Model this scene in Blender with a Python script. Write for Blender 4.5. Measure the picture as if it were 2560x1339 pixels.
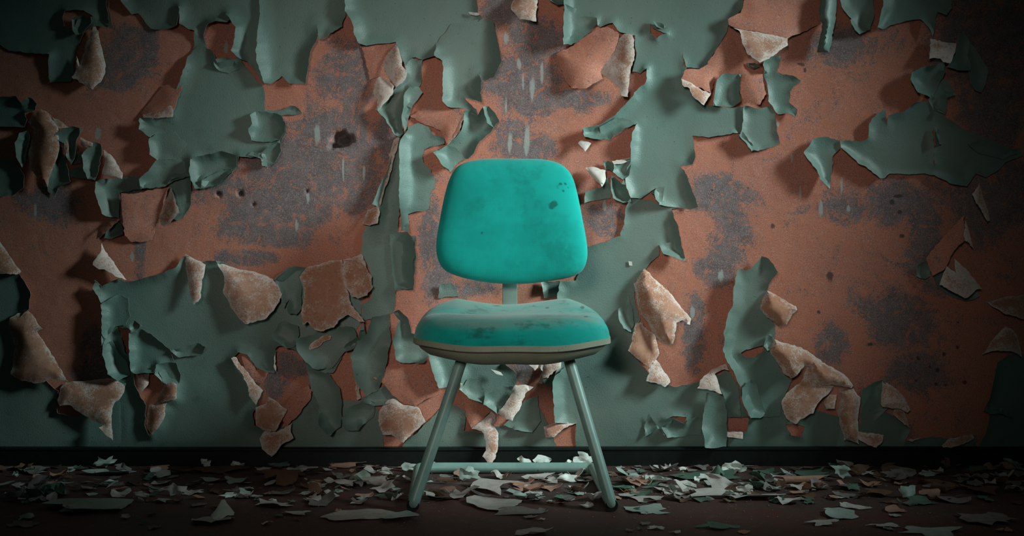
import bpy, bmesh, math, random
import numpy as np
from mathutils import Vector
from mathutils.geometry import delaunay_2d_cdt

for o in list(bpy.data.objects):
    bpy.data.objects.remove(o, do_unlink=True)
scene = bpy.context.scene
COL = scene.collection
rng = np.random.default_rng(11)
random.seed(11)

# ------------------------------------------------------------------ camera
FPX, DW, HC, PYH = 2650.0, 3.215, 0.655, 620.0     # focal px, distance to wall, eye height, horizon row
cam = bpy.data.cameras.new('camera')
cam.sensor_width = 36.0
cam.lens = 36.0 * FPX / 2560.0
cam.shift_y = -(669.5 - PYH) / 2560.0
cam_o = bpy.data.objects.new('camera', cam)
cam_o.location = (0, -DW, HC)
cam_o.rotation_euler = (math.pi / 2, 0, 0)
COL.objects.link(cam_o)
scene.camera = cam_o

# ------------------------------------------------------------------ light and exposure
world = bpy.data.worlds.new('world')
scene.world = world
world.use_nodes = True
world.node_tree.nodes['Background'].inputs[0].default_value = (0.34, 0.56, 0.50, 1)
world.node_tree.nodes['Background'].inputs[1].default_value = 0.02

def spot(name, loc, target, power, color, angle, radius, wide=1.0, blend=1.0):
    l = bpy.data.lights.new(name, 'SPOT')
    l.energy = power; l.color = color; l.spot_size = math.radians(angle); l.spot_blend = blend
    l.shadow_soft_size = radius
    o = bpy.data.objects.new(name, l)
    o.location = loc; o.scale = (wide, 1, 1)      # cone squeezed or stretched sideways, shaping an added falloff toward the frame edges
    o.rotation_euler = (Vector(target) - Vector(loc)).to_track_quat('-Z', 'Y').to_euler()
    COL.objects.link(o)
    return o
spot('key_lamp', (2.35, -1.05, 1.72), (0.08, -0.10, 0.64), 625, (0.80, 1.0, 0.98), 50, 0.42, 0.32)
spot('added_fill', (-0.7, -4.2, 1.5), (0.07, -0.05, 0.80), 172, (1.0, 0.90, 0.80), 32, 0.40, 1.15)  # unseen fill added to lift the shadows and fade out toward the corners

vs = scene.view_settings
vs.view_transform = 'Standard'; vs.look = 'None'; vs.gamma = 1.0
vs.use_curve_mapping = False
vs.exposure = 0.12

# ------------------------------------------------------------------ materials
def srgb(r, g, b):
    f = lambda c: c / 12.92 if c <= 0.04045 else ((c + 0.055) / 1.055) ** 2.4
    return (f(r / 255), f(g / 255), f(b / 255), 1)

class N:
    """small node-tree helper"""
    def __init__(s, name, rough=0.6, spec=0.3):
        s.m = bpy.data.materials.new(name); s.m.use_nodes = True
        s.t = s.m.node_tree; s.b = s.t.nodes['Principled BSDF']
        s.b.inputs['Roughness'].default_value = rough
        s.b.inputs['Specular IOR Level'].default_value = spec
        s.geo = s.t.nodes.new('ShaderNodeNewGeometry')
        s.pos = s.geo.outputs['Position']
    def link(s, a, b): s.t.links.new(a, b)
    def val(s, sock, v):
        if hasattr(v, 'is_linked'): s.link(v, sock)
        else: sock.default_value = v
    def noise(s, scale, detail=4, rough=0.55, vec=None, stretch=None, dist=0.0):
        n = s.t.nodes.new('ShaderNodeTexNoise')
        n.inputs['Scale'].default_value = scale; n.inputs['Detail'].default_value = detail
        n.inputs['Roughness'].default_value = rough; n.inputs['Distortion'].default_value = dist
        v = vec or s.pos
        if stretch:
            mp = s.t.nodes.new('ShaderNodeMapping'); mp.inputs['Scale'].default_value = stretch
            s.link(v, mp.inputs['Vector']); v = mp.outputs[0]
        s.link(v, n.inputs['Vector'])
        return n.outputs['Fac']
    def ramp(s, f, a, b):
        n = s.t.nodes.new('ShaderNodeMapRange'); n.interpolation_type = 'SMOOTHSTEP'
        s.val(n.inputs['Value'], f)
        n.inputs['From Min'].default_value = a; n.inputs['From Max'].default_value = b
        return n.outputs[0]
    def math(s, op, a, b=0.0):
        n = s.t.nodes.new('ShaderNodeMath'); n.operation = op
        s.val(n.inputs[0], a); s.val(n.inputs[1], b)
        return n.outputs[0]
    def mix(s, f, a, b):
        n = s.t.nodes.new('ShaderNodeMix'); n.data_type = 'RGBA'
        s.val(n.inputs[0], f); s.val(n.inputs[6], a); s.val(n.inputs[7], b)
        return n.outputs[2]
    def attr(s, name):
        n = s.t.nodes.new('ShaderNodeAttribute'); n.attribute_name = name
        return n.outputs['Fac']
    def objrand(s):
        return s.t.nodes.new('ShaderNodeObjectInfo').outputs['Random']
    def out(s, col, bump=None, dist=0.002, strength=0.5, rough=None):
        s.val(s.b.inputs['Base Color'], col)
        if bump is not None:
            n = s.t.nodes.new('ShaderNodeBump')
            n.inputs['Strength'].default_value = strength; n.inputs['Distance'].default_value = dist
            s.link(bump, n.inputs['Height']); s.link(n.outputs[0], s.b.inputs['Normal'])
        if rough is not None: s.val(s.b.inputs['Roughness'], rough)
        return s.m

def mat_green():
    n = N('green_paint', 0.42, 0.45)
    big = n.ramp(n.noise(2.3, 3), 0.35, 0.7)
    c = n.mix(big, srgb(116, 134, 126), srgb(102, 132, 124))
    c = n.mix(n.ramp(n.noise(9, 6, 0.7), 0.55, 0.8), c, srgb(93, 112, 98))
    c = n.mix(n.ramp(n.noise(160, 3, 0.6), 0.66, 0.74), c, srgb(70, 84, 74))
    b = n.math('ADD', n.noise(260, 4, 0.65), n.math('MULTIPLY', n.noise(35, 4), 0.5))
    return n.out(c, b, 0.0016, 0.55)

def salmon_color(n, use_attr=True):
    c = n.mix(n.ramp(n.noise(3.0, 4), 0.35, 0.68), srgb(204, 132, 108), srgb(194, 128, 110))
    c = n.mix(n.ramp(n.noise(14, 6, 0.7), 0.5, 0.78), c, srgb(188, 136, 122))
    fine = n.noise(90, 9, 0.85)
    grit = n.noise(300, 3, 0.7)
    mid = n.noise(7, 7, 0.68, dist=1.6)
    c = n.mix(n.math('MULTIPLY', n.ramp(grit, 0.52, 0.6), 0.45), c, srgb(216, 184, 172))
    c = n.mix(n.math('MULTIPLY', n.ramp(n.noise(250, 4, 0.75), 0.53, 0.62), 0.62), c, srgb(118, 96, 94))
    w = n.attr('wear') if use_attr else 0.2
    p = n.math('ADD', w, n.math('MULTIPLY', n.math('SUBTRACT', mid, 0.5), 1.5))
    g2 = n.math('ADD', n.math('MULTIPLY', fine, 0.6), n.math('MULTIPLY', n.noise(220, 4, 0.75), 0.6))
    m = n.ramp(n.math('ADD', n.math('MULTIPLY', p, 0.5), g2), 0.76, 0.85)
    grey = n.mix(n.ramp(n.noise(26, 7, 0.75), 0.35, 0.7), srgb(108, 100, 103), srgb(134, 125, 127))
    grey = n.mix(n.math('MULTIPLY', n.ramp(grit, 0.53, 0.6), 0.65), grey, srgb(168, 164, 166))
    grey = n.mix(n.math('MULTIPLY', n.ramp(n.noise(260, 3, 0.7), 0.56, 0.63), 0.45), grey, srgb(74, 68, 72))
    c = n.mix(n.math('MULTIPLY', m, 0.94), c, grey)
    streak = n.ramp(n.math('ADD', n.noise(13, 8, 0.8, dist=2.5), n.math('MULTIPLY', n.math('SUBTRACT', grit, 0.5), 0.35)), 0.545, 0.585)
    c = n.mix(n.math('MULTIPLY', streak, 0.8), c, srgb(204, 132, 108))
    if use_attr:
        d = n.ramp(n.math('ADD', n.math('MULTIPLY', n.attr('drip'), 0.75), n.math('MULTIPLY', n.noise(85, 6, 0.75, stretch=(1, 1, 0.35)), 1.0)), 0.86, 1.1)
        c = n.mix(n.math('MULTIPLY', d, 0.85), c, srgb(176, 180, 178))
        s = n.ramp(n.math('ADD', n.math('MULTIPLY', n.attr('spot'), 0.7), n.math('MULTIPLY', fine, 1.1)), 0.95, 1.15)
        c = n.mix(n.math('MULTIPLY', s, 0.8), c, srgb(62, 64, 64))
    return c, fine

def mat_wall():
    n = N('bare_salmon_plaster', 0.85, 0.15)
    c, fine = salmon_color(n)
    return n.out(c, n.math('ADD', fine, n.noise(16, 5)), 0.003, 0.5)
def mat_salmon():
    n = N('salmon_paint_skin', 0.75, 0.2)
    c, fine = salmon_color(n, False)
    return n.out(c, fine, 0.002, 0.4)
def mat_back(name='pink_paint_back', off=0.0):
    n = N(name, 0.8, 0.15)
    r = n.objrand()
    c = n.mix(n.ramp(n.noise(9, 4, 0.6), 0.4, 0.65), srgb(176, 126, 102), srgb(188, 144, 124))
    grit = n.noise(280, 4, 0.75)
    m = n.math('ADD', n.math('ADD', n.math('MULTIPLY', n.attr('rim'), 0.13), n.math('ADD', n.math('MULTIPLY', r, 0.09), off)), n.math('ADD', n.math('MULTIPLY', grit, 0.6), n.math('MULTIPLY', n.noise(22, 6, 0.7), 0.5)))
    c = n.mix(n.math('MULTIPLY', n.ramp(m, 0.60, 0.74), 0.8), c, srgb(228, 218, 212))
    c = n.mix(n.math('MULTIPLY', n.ramp(n.noise(140, 4, 0.75), 0.55, 0.63), 0.5), c, srgb(122, 84, 68))
    return n.out(c, grit, 0.0015, 0.35)
def mat_plain(name, a, b, rough=0.7, sc=40, spk=None, spec=0.25):
    n = N(name, rough, spec)
    c = n.mix(n.ramp(n.noise(sc, 6, 0.7), 0.35, 0.7), srgb(*a), srgb(*b))
    c = n.mix(n.math('MULTIPLY', n.ramp(n.noise(sc * 4, 4, 0.7), 0.58, 0.7), 0.5), c, srgb(*(spk or tuple(int(v * 0.6) for v in a))))
    return n.out(c, n.noise(sc * 3, 5), 0.001, 0.3)
def mat_floor():
    n = N('red_brown_floor_paint', 0.62, 0.3)
    c = n.mix(n.ramp(n.noise(2.5, 5, 0.6, stretch=(0.6, 1, 1)), 0.35, 0.7), srgb(84, 58, 54), srgb(70, 60, 58))
    c = n.mix(n.ramp(n.noise(22, 7, 0.75), 0.55, 0.72), c, srgb(104, 88, 84))
    c = n.mix(n.ramp(n.noise(6, 6, 0.7), 0.55, 0.7), c, srgb(92, 50, 46))
    c = n.mix(n.math('MULTIPLY', n.ramp(n.noise(120, 4, 0.7), 0.64, 0.7), 0.8), c, srgb(142, 138, 134))
    return n.out(c, n.noise(60, 6), 0.002, 0.4)
def mat_fabric(name, dusty):
    n = N(name, 0.9, 0.1)
    n.b.inputs['Sheen Weight'].default_value = 0.25
    tc = n.t.nodes.new('ShaderNodeTexCoord').outputs['Object']
    c = n.mix(n.ramp(n.noise(9, 4, 0.6, vec=tc), 0.35, 0.7), srgb(5, 150, 142), srgb(12, 168, 159))
    c = n.mix(n.math('MULTIPLY', n.ramp(n.noise(11, 5, 0.65, vec=tc), 0.5, 0.72), 0.6), c, srgb(4, 122, 112))
    if dusty:
        sep = n.t.nodes.new('ShaderNodeSeparateXYZ'); n.link(n.geo.outputs['Normal'], sep.inputs[0])
        d = n.ramp(sep.outputs[2], 0.45, 0.98)
        d = n.math('MULTIPLY', d, n.ramp(n.noise(8, 6, 0.7, vec=tc, stretch=(0.6, 1.6, 1)), 0.3, 0.62))
        c = n.mix(n.math('MULTIPLY', d, 0.75), c, srgb(132, 150, 140))
        k = n.ramp(n.noise(70, 6, 0.7, vec=tc), 0.66, 0.71)
        c = n.mix(n.math('MULTIPLY', k, n.math('MULTIPLY', d, 0.9)), c, srgb(66, 46, 40))
        w = n.ramp(n.noise(12, 6, 0.7, vec=tc, stretch=(1, 1, 2)), 0.53, 0.68)
        c = n.mix(n.math('MULTIPLY', w, 0.65), c, srgb(6, 92, 86))
    st = n.ramp(n.math('ADD', n.attr('stain'), n.math('MULTIPLY', n.noise(60, 5, 0.7, vec=tc), 0.6)), 0.62, 0.95)
    c = n.mix(n.math('MULTIPLY', st, 0.85), c, srgb(26, 60, 56) if dusty else srgb(12, 84, 78))
    weave = n.t.nodes.new('ShaderNodeTexWave'); weave.inputs['Scale'].default_value = 170
    weave.bands_direction = 'X'; n.link(tc, weave.inputs['Vector'])
    weave2 = n.t.nodes.new('ShaderNodeTexWave'); weave2.inputs['Scale'].default_value = 170
    weave2.bands_direction = 'Z'; n.link(tc, weave2.inputs['Vector'])
    wv = n.math('MULTIPLY', weave.outputs['Fac'], weave2.outputs['Fac'])
    c = n.mix(n.math('MULTIPLY', n.math('MULTIPLY', wv, n.noise(40, 3, vec=tc)), 0.3), c, srgb(60, 196, 182))
    return n.out(c, n.math('ADD', wv, n.noise(90, 4, vec=tc)), 0.001, 0.3)
def mat_metal():
    n = N('grey_green_enamel', 0.38, 0.5)
    c = n.mix(n.ramp(n.noise(20, 5), 0.35, 0.7), srgb(138, 172, 164), srgb(122, 158, 152))
    c = n.mix(n.ramp(n.noise(45, 6, 0.75), 0.64, 0.7), c, srgb(70, 74, 66))
    return n.out(c, n.noise(60, 4), 0.0008, 0.25)

M = {'green': mat_green(), 'wall': mat_wall(), 'salmon': mat_salmon(), 'back': mat_back(), 'backw': mat_back('chalky_white_paint_back', 0.06), 'floor': mat_floor(),
     'edge': mat_plain('broken_paint_edge', (196, 188, 180), (216, 212, 206)),
     'fabric': mat_fabric('teal_backrest_fabric', False), 'seat': mat_fabric('teal_dusty_seat_fabric', True),
     'metal': mat_metal(),
     'shell': mat_plain('grey_green_seat_shell', (138, 146, 128), (150, 152, 134), 0.5, 18),
     'black': mat_plain('black_skirting_paint', (16, 30, 28), (10, 18, 18), 0.45, 30, (24, 44, 40), 0.4),
     'rubber': mat_plain('black_rubber', (22, 24, 24), (30, 32, 32), 0.7),
     'pale': mat_plain('pale_grey_flake', (196, 192, 186), (172, 170, 166), 0.7, 30, (128, 122, 118)),
     'white': mat_plain('white_flake', (232, 240, 234), (205, 220, 214), 0.7, 30, (160, 176, 170)),
     'teal': mat_plain('pale_green_flake', (172, 188, 180), (150, 172, 164), 0.6, 30, (104, 120, 112)),
     'dgreen': mat_plain('green_flake', (92, 122, 106), (76, 104, 92), 0.6, 30, (60, 76, 66)),
     'pink': mat_plain('pink_flake', (176, 138, 122), (164, 122, 104), 0.8, 40, (200, 180, 170)),
     'brown': mat_plain('brown_flake', (110, 82, 66), (92, 72, 60), 0.8, 40, (66, 50, 42)),
     'grey': mat_plain('grey_flake', (134, 130, 126), (112, 108, 106), 0.8, 40, (84, 78, 76))}

# ------------------------------------------------------------------ helpers
PX = DW / FPX                                  # metres per photo pixel on the wall
def wx(px): return (px - 1280.0) * PX
def wz(py): return HC - (py - PYH) * PX
def at_wall(px, py, h=0.0):                    # point seen at a pixel, h metres out from the wall
    k = (DW - h) / FPX
    return ((px - 1280.0) * k, -h, HC - (py - PYH) * k)
def at_floor(px, py):
    d = FPX * HC / (py - PYH)
    return ((px - 1280.0) * d / FPX, d - DW)
def link(name, me, parent=None, smooth=True, sharp=None):
    o = bpy.data.objects.new(name, me); COL.objects.link(o)
    if parent: o.parent = parent
    if smooth:
        for p in me.polygons: p.use_smooth = True
        if sharp: me.set_sharp_from_angle(angle=math.radians(sharp))
    return o
def tag(o, label, cat, group=None):
    o['label'] = label; o['category'] = cat
    if group: o['group'] = group
    return o
def empty(name, loc=(0, 0, 0)):
    o = bpy.data.objects.new(name, None); o.location = loc; COL.objects.link(o); o.empty_display_size = 0.1
    return o
def parse(s):
    return [tuple(float(v) for v in p.split(',')) for p in s.split()]
def inside(P, poly):
    x, y = P[:, 0], P[:, 1]
    r = np.zeros(len(P), bool)
    q = np.roll(poly, 1, 0)
    for (ax, ay), (bx, by) in zip(poly, q):
        c = (ay > y) != (by > y)
        with np.errstate(divide='ignore', invalid='ignore'):
            r ^= c & (x < (bx - ax) * (y - ay) / ((by - ay) if by != ay else 1e-9) + ax)
    return r
def segdist(P, A, B):
    D = B - A; L2 = (D ** 2).sum(1) + 1e-9
    t = np.clip(((P[:, None] - A[None]) * D[None]).sum(2) / L2[None], 0, 1)
    Q = A[None] + t[..., None] * D[None]
    return np.sqrt(((P[:, None] - Q) ** 2).sum(2))
def densify(pts, step, jit, r, closed=True, rough=1.0):
    """subdivide a traced outline with small breaks like torn paint; third value kept (nan = automatic)"""
    out = []
    n = len(pts)
    for i in range(n):
        a = pts[i]; b = pts[(i + 1) % n]
        la = a[2] if len(a) > 2 else float('nan'); lb = b[2] if len(b) > 2 else float('nan')
        L = math.hypot(b[0] - a[0], b[1] - a[1]); k = max(1, int(L / step))
        nx, ny = (-(b[1] - a[1]) / (L + 1e-6), (b[0] - a[0]) / (L + 1e-6))
        bow = r.normal(0, 0.03) * min(L, 45) * rough
        for j in range(k):
            t = j / k
            o = bow * math.sin(math.pi * t) + (r.normal(0, jit) if j else 0)
            if math.isnan(la) and math.isnan(lb): l = float('nan')
            elif math.isnan(la): l = lb if t > 0.5 else float('nan')
            elif math.isnan(lb): l = la if t < 0.5 else float('nan')
            else: l = la + (lb - la) * t
            out.append((a[0] + (b[0] - a[0]) * t + nx * o, a[1] + (b[1] - a[1]) * t + ny * o, l))
    return out
def vnoise(P, scale, seed):
    """smooth value noise, -1..1"""
    g = np.random.default_rng(seed).uniform(-1, 1, (64, 64))
    q = P / scale; i = np.floor(q).astype(int); f = q - i; f = f * f * (3 - 2 * f)
    a = g[i[:, 0] % 64, i[:, 1] % 64]; b = g[(i[:, 0] + 1) % 64, i[:, 1] % 64]
    c = g[i[:, 0] % 64, (i[:, 1] + 1) % 64]; d = g[(i[:, 0] + 1) % 64, (i[:, 1] + 1) % 64]
    return (a * (1 - f[:, 0]) + b * f[:, 0]) * (1 - f[:, 1]) + (c * (1 - f[:, 0]) + d * f[:, 0]) * f[:, 1]
def triangulate(outline, holes, step, r):
    rings = [outline] + holes
    P, E = [], []
    for ring in rings:
        s = len(P); P += [(p[0], p[1]) for p in ring]
        E += [(s + i, s + (i + 1) % len(ring)) for i in range(len(ring))]
    ol = np.array([(p[0], p[1]) for p in outline])
    hs = [np.array([(p[0], p[1]) for p in h]) for h in holes]
    x0, y0 = ol.min(0); x1, y1 = ol.max(0)
    gx, gy = np.meshgrid(np.arange(x0, x1, step), np.arange(y0, y1, step * 0.87))
    gx[1::2] += step / 2
    G = np.stack([gx.ravel(), gy.ravel()], 1) + r.uniform(-0.18, 0.18, (gx.size, 2)) * step
    k = inside(G, ol)
    for h in hs: k &= ~inside(G, h)
    G = G[k]
    A = np.array(P)[[e[0] for e in E]]; B = np.array(P)[[e[1] for e in E]]
    if len(G):
        G = G[segdist(G, A, B).min(1) > step * 0.55]
    allp = [Vector(p) for p in P] + [Vector(p) for p in G]
    v, _, f, *_ = delaunay_2d_cdt(allp, E, [], 0, 1e-4)
    V = np.array([(q[0], q[1]) for q in v]); F = np.array([t for t in f if len(t) == 3])
    c = V[F].mean(1)
    k = inside(c, ol)
    for h in hs: k &= ~inside(c, h)
    F = F[k]
    used = np.unique(F); mp = -np.ones(len(V), int); mp[used] = np.arange(len(used))
    V = V[used]; F = mp[F]
    e1, e2 = V[F[:, 1]] - V[F[:, 0]], V[F[:, 2]] - V[F[:, 0]]
    neg = (e1[:, 0] * e2[:, 1] - e1[:, 1] * e2[:, 0]) < 0
    F[neg] = F[neg][:, ::-1]
    return V, F, A, B
def slab(name, V3, F, thick_vec, mats, parent, rimd=None):
    """double-sided skin: front, back and broken rim"""
    n = len(V3); back = V3 + thick_vec
    ed = {}
    for t in F:
        for a, b in ((t[0], t[1]), (t[1], t[2]), (t[2], t[0])): ed[(a, b)] = 1
    rim = [(a, b) for (a, b) in ed if (b, a) not in ed]
    faces = [tuple(int(i) for i in t) for t in F] + [tuple(int(i) + n for i in t[::-1]) for t in F] + \
            [(int(b), int(a), int(a) + n, int(b) + n) for a, b in rim]
    me = bpy.data.meshes.new(name)
    me.from_pydata([tuple(v) for v in np.vstack([V3, back])], [], faces)
    for m in mats: me.materials.append(M[m])
    me.polygons.foreach_set('material_index', [0] * len(F) + [1] * len(F) + [2] * len(rim))
    me.update()
    if rimd is not None:
        a = me.attributes.new('rim', 'FLOAT', 'POINT'); v = np.exp(-rimd / 7.0).astype(np.float32)
        a.data.foreach_set('value', np.concatenate([v, v]))
    return link(name, me, parent, True, 40)

# ------------------------------------------------------------------ setting: wall, floor, skirting
def blob(P, lst, p=2.0):
    v = np.zeros(len(P))
    for x, y, rx, ry in lst:
        d = ((P[:, 0] - x) / rx) ** 2 + ((P[:, 1] - y) / ry) ** 2
        v = np.maximum(v, np.exp(-d ** (p / 2)))
    return v
WEAR = [(330,150,75,70),(290,200,75,35),(372,130,30,70),(860,190,60,90),(840,345,120,90),(760,420,150,95),(700,500,170,75),
 (640,560,100,40),(690,590,110,28),(620,645,70,22),(885,450,70,90),(560,470,60,24),(968,350,26,70),(1250,20,55,50),(1340,90,75,60),
 (1290,190,110,60),(1330,250,90,45),(1440,250,95,30),(1290,350,60,60),(1340,370,60,40),(120,500,75,45),(145,530,40,40),
 (340,510,45,45),(350,640,14,70),(1800,485,75,45),(1830,590,50,70),(1790,670,60,45),(1732,850,26,85),(1742,780,20,45),
 (1960,30,60,45),(2110,110,60,45),(2460,100,110,110),(2480,280,70,90),(2490,480,100,110),(2110,520,65,35),(2240,500,60,40),
 (2310,600,40,110),(2250,800,75,65),(2290,930,65,45),(1080,600,28,130),(1100,690,35,45),(1180,720,70,22),(720,895,28,22),
 (745,920,55,22),(690,955,28,45),(225,880,28,65),(240,940,65,32),(1515,545,45,45),(1900,20,40,40),(2080,860,40,40),(1290,930,50,30)]
DRIP = [(793,335,10,38),(1265,95,9,22),(1297,160,8,22),(1330,222,9,42),(1308,205,5,30),(1355,180,6,40),(1275,355,8,35),(1317,350,10,55),
 (910,430,5,25),(858,420,4,45),(770,492,6,22),(741,565,6,24),(1512,515,7,22),(2052,520,8,32),(2104,462,5,30),(2121,522,7,13),(1979,395,5,16),
 (88,530,6,28),(245,335,12,22),(1731,780,10,20),(1802,690,9,24),(330,640,6,18),(1902,10,5,18),(1265,265,4,30),(565,120,8,22),(2000,480,5,24),(1810,985,4,20),(1945,310,5,9)]
SPOT = [(856,348,24,16),(838,362,16,9),(2047,780,7,7),(2175,860,9,7),(2360,885,7,8),(2295,895,6,9),(2325,917,6,6),(2343,925,8,8),(2290,950,6,6),(2340,960,7,7),(2363,962,7,6),(2412,955,9,8),
 (2394,868,7,7),(2395,806,6,6),(1932,565,8,10),(1780,475,6,5),(2245,490,20,7),(2250,530,10,8),(2230,505,10,10),(2255,590,10,8),(2075,690,12,20),(1870,470,5,5),
 (2003,160,14,6),(2012,175,5,12),(545,482,8,8),(602,482,9,9),(768,477,6,6),(634,510,6,6)]  # entries on the wall holes paint their shade into the colour; others are marks
W0, W1, Z0, Z1 = -1150, 3700, -1250, 1165      # wall extent in photo pixels
def make_wall():
    xs = np.concatenate([np.linspace(W0, -60, 60)[:-1], np.linspace(-60, 2620, 620), np.linspace(2620, W1, 60)[1:]])
    ys = np.concatenate([np.linspace(Z0, -40, 40)[:-1], np.linspace(-40, Z1, 280)])
    X, Y = np.meshgrid(xs, ys); P = np.stack([X.ravel(), Y.ravel()], 1)
    h = vnoise(P, 60, 3) * 0.0012 + vnoise(P, 16, 4) * 0.0005 + 0.0
    jp = P + np.stack([vnoise(P, 10, 5), vnoise(P, 10, 6)], 1) * 5
    hole = blob(jp, [(855, 348, 24, 17), (835, 362, 15, 9)], 5) * 0.05 + blob(jp, [(602, 482, 7, 7), (545, 482, 6, 6), (768, 476, 5, 5), (634, 510, 6, 5)], 4) * 0.015
    V = np.stack([wx(P[:, 0]), -h + hole, wz(P[:, 1])], 1)
    nx, ny = len(xs), len(ys)
    idx = np.arange(nx * ny).reshape(ny, nx)
    F = np.stack([idx[:-1, :-1], idx[1:, :-1], idx[1:, 1:], idx[:-1, 1:]], -1).reshape(-1, 4)
    me = bpy.data.meshes.new('wall_back'); me.from_pydata(V.tolist(), [], F.tolist())
    me.materials.append(M['wall'])
    wear = blob(P, WEAR) * 0.85 + 0.10 + 0.12 * np.clip((P[:, 0] - 1650) / 700, 0, 1)
    out = (P[:, 0] < -20) | (P[:, 0] > 2580) | (P[:, 1] < -20)
    wear[out] = np.clip(vnoise(P[out], 140, 9) * 0.6, 0, 1)
    for nm, v in (('wear', wear), ('drip', blob(P, DRIP)), ('spot', blob(P, SPOT, 3))):
        a = me.attributes.new(nm, 'FLOAT', 'POINT'); a.data.foreach_set('value', v.astype(np.float32))
    o = link('wall_back', me); o['kind'] = 'structure'
    o['label'] = 'back wall of salmon plaster under peeling green paint'
    return o
wall = make_wall()

def make_floor():
    xs = np.linspace(-3.6, 3.6, 240); ys = np.linspace(-5.5, 0.0, 180)
    X, Y = np.meshgrid(xs, ys); P = np.stack([X.ravel(), Y.ravel()], 1)
    z = vnoise(P, 0.18, 21) * 0.0008
    V = np.stack([P[:, 0], P[:, 1], z - 0.001], 1)
    nx, ny = len(xs), len(ys); idx = np.arange(nx * ny).reshape(ny, nx)
    F = np.stack([idx[:-1, :-1], idx[:-1, 1:], idx[1:, 1:], idx[1:, :-1]], -1).reshape(-1, 4)
    me = bpy.data.meshes.new('floor'); me.from_pydata(V.tolist(), [], F.tolist()); me.materials.append(M['floor'])
    o = link('floor', me); o['kind'] = 'structure'; o['label'] = 'worn red-brown painted floor'
    return o
floor = make_floor()

def make_baseboard():
    prof = [(0.0, 0.0), (-0.020, 0.0), (-0.021, 0.044), (-0.024, 0.047), (-0.024, 0.051), (-0.019, 0.0545), (0.0, 0.055)]
    xs = np.linspace(wx(W0), wx(W1), 160)
    V, F = [], []
    for i, x in enumerate(xs):
        for k, (y, z) in enumerate(prof):
            V.append((x, y + math.sin(x * 3.1) * 0.0008, z + math.sin(x * 2.3) * 0.0008 * (k > 1)))
    n = len(prof)
    for i in range(len(xs) - 1):
        for k in range(n - 1):
            a = i * n + k; F.append((a, a + n, a + n + 1, a + 1))
    F += [tuple(range(n))[::-1], tuple(range((len(xs) - 1) * n, len(xs) * n))]
    me = bpy.data.meshes.new('baseboard_back'); me.from_pydata(V, [], F); me.materials.append(M['black'])
    bm = bmesh.new(); bm.from_mesh(me); bmesh.ops.recalc_face_normals(bm, faces=bm.faces); bm.to_mesh(me); bm.free()
    o = link('baseboard_back', me, None, True, 30); o['kind'] = 'structure'; o['label'] = 'black painted skirting board'
make_baseboard()

# ------------------------------------------------------------------ paint still on the wall
def extend(p):
    x, y = p[0], p[1]
    if x <= -20: x = -420
    if x >= 2580: x = 2980
    if y <= -20: y = -260
    return (x, y) + tuple(p[2:])
count = [0]
def S(outline, lift=13, w=34, base=2, holes=(), name='green_paint_sheet', mats=('green', 'back', 'edge'), jit=0.8, step=8.0, wave=1.8):
    """a sheet of paint lying on the wall whose broken edges curl outwards; numbers are photo pixels on the wall plane"""
    count[0] += 1; r = np.random.default_rng(1000 + count[0])
    ol = densify([extend(p) for p in parse(outline)], 7, jit, r)
    hs = [densify(parse(h), 6, jit, r) for h in holes]
    V, F, A, B = triangulate(ol, hs, step, r)
    allp = ol + [q for h in hs for q in h]
    bl = np.array([p[2] for p in allp]); bp = np.array([(p[0], p[1]) for p in allp])
    auto = np.clip(0.6 + 0.8 * vnoise(bp, 62, 50 + count[0]), 0.08, 1.35) * lift
    bl = np.where(np.isnan(bl), auto, bl)
    D = np.sqrt(((V[:, None] - bp[None]) ** 2).sum(2))
    wt = 1 / (D ** 3 + 4.0)
    L = (wt * bl[None]).sum(1) / wt.sum(1)
    d = segdist(V, A, B).min(1)
    ww = w * (0.65 + 0.02 * np.clip(L, 0, 40))
    t = np.clip(1 - d / ww, 0, 1)
    h = base + 1.15 * L * t ** 2.1 + wave * (0.6 + vnoise(V, 80, 7)) * np.clip(d / 20, 0, 1) + 0.15 * vnoise(V, 16, 8)
    h = np.maximum(h, 1.2) * PX
    V3 = np.stack([wx(V[:, 0]), -h, wz(V[:, 1])], 1)
    slabF = F[:, ::-1].copy()     # photo y grows downwards
    return slab(name, V3, slabF[:, ::-1].copy(), np.array([0, 0.0009, 0]), mats, wall, d)
def Fl(outline, bulge=8, name='peeled_paint_flap', mats=('back', 'green', 'edge'), jit=0.9, step=6.0, crease=0.7):
    """a flap of paint hanging off the wall: x, y and distance from the wall at every corner (photo pixels)"""
    count[0] += 1; r = np.random.default_rng(3000 + count[0])
    ol = densify(parse(outline), 6, jit, r)
    V, F, A, B = triangulate(ol, [], step, r)
    bp = np.array([(p[0], p[1]) for p in ol]); bl = np.array([p[2] for p in ol])
    D = np.sqrt(((V[:, None] - bp[None]) ** 2).sum(2))
    wt = 1 / (D ** 2.2 + 2.0)
    L = (wt * bl[None]).sum(1) / wt.sum(1)
    d = segdist(V, A, B).min(1); dm = max(d.max(), 1)
    h = L + bulge * (1 - (1 - d / dm) ** 2) + crease * vnoise(V, 30, 60 + count[0]) + 0.15 * vnoise(V, 12, 61)
    h = np.maximum(h, 3.0) * PX
    k = (DW - h) / FPX
    V3 = np.stack([(V[:, 0] - 1280) * k, -h, HC - (V[:, 1] - PYH) * k], 1)
    return slab(name, V3, F, np.array([0, 0.0009, 0]), mats, wall, d)

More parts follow.
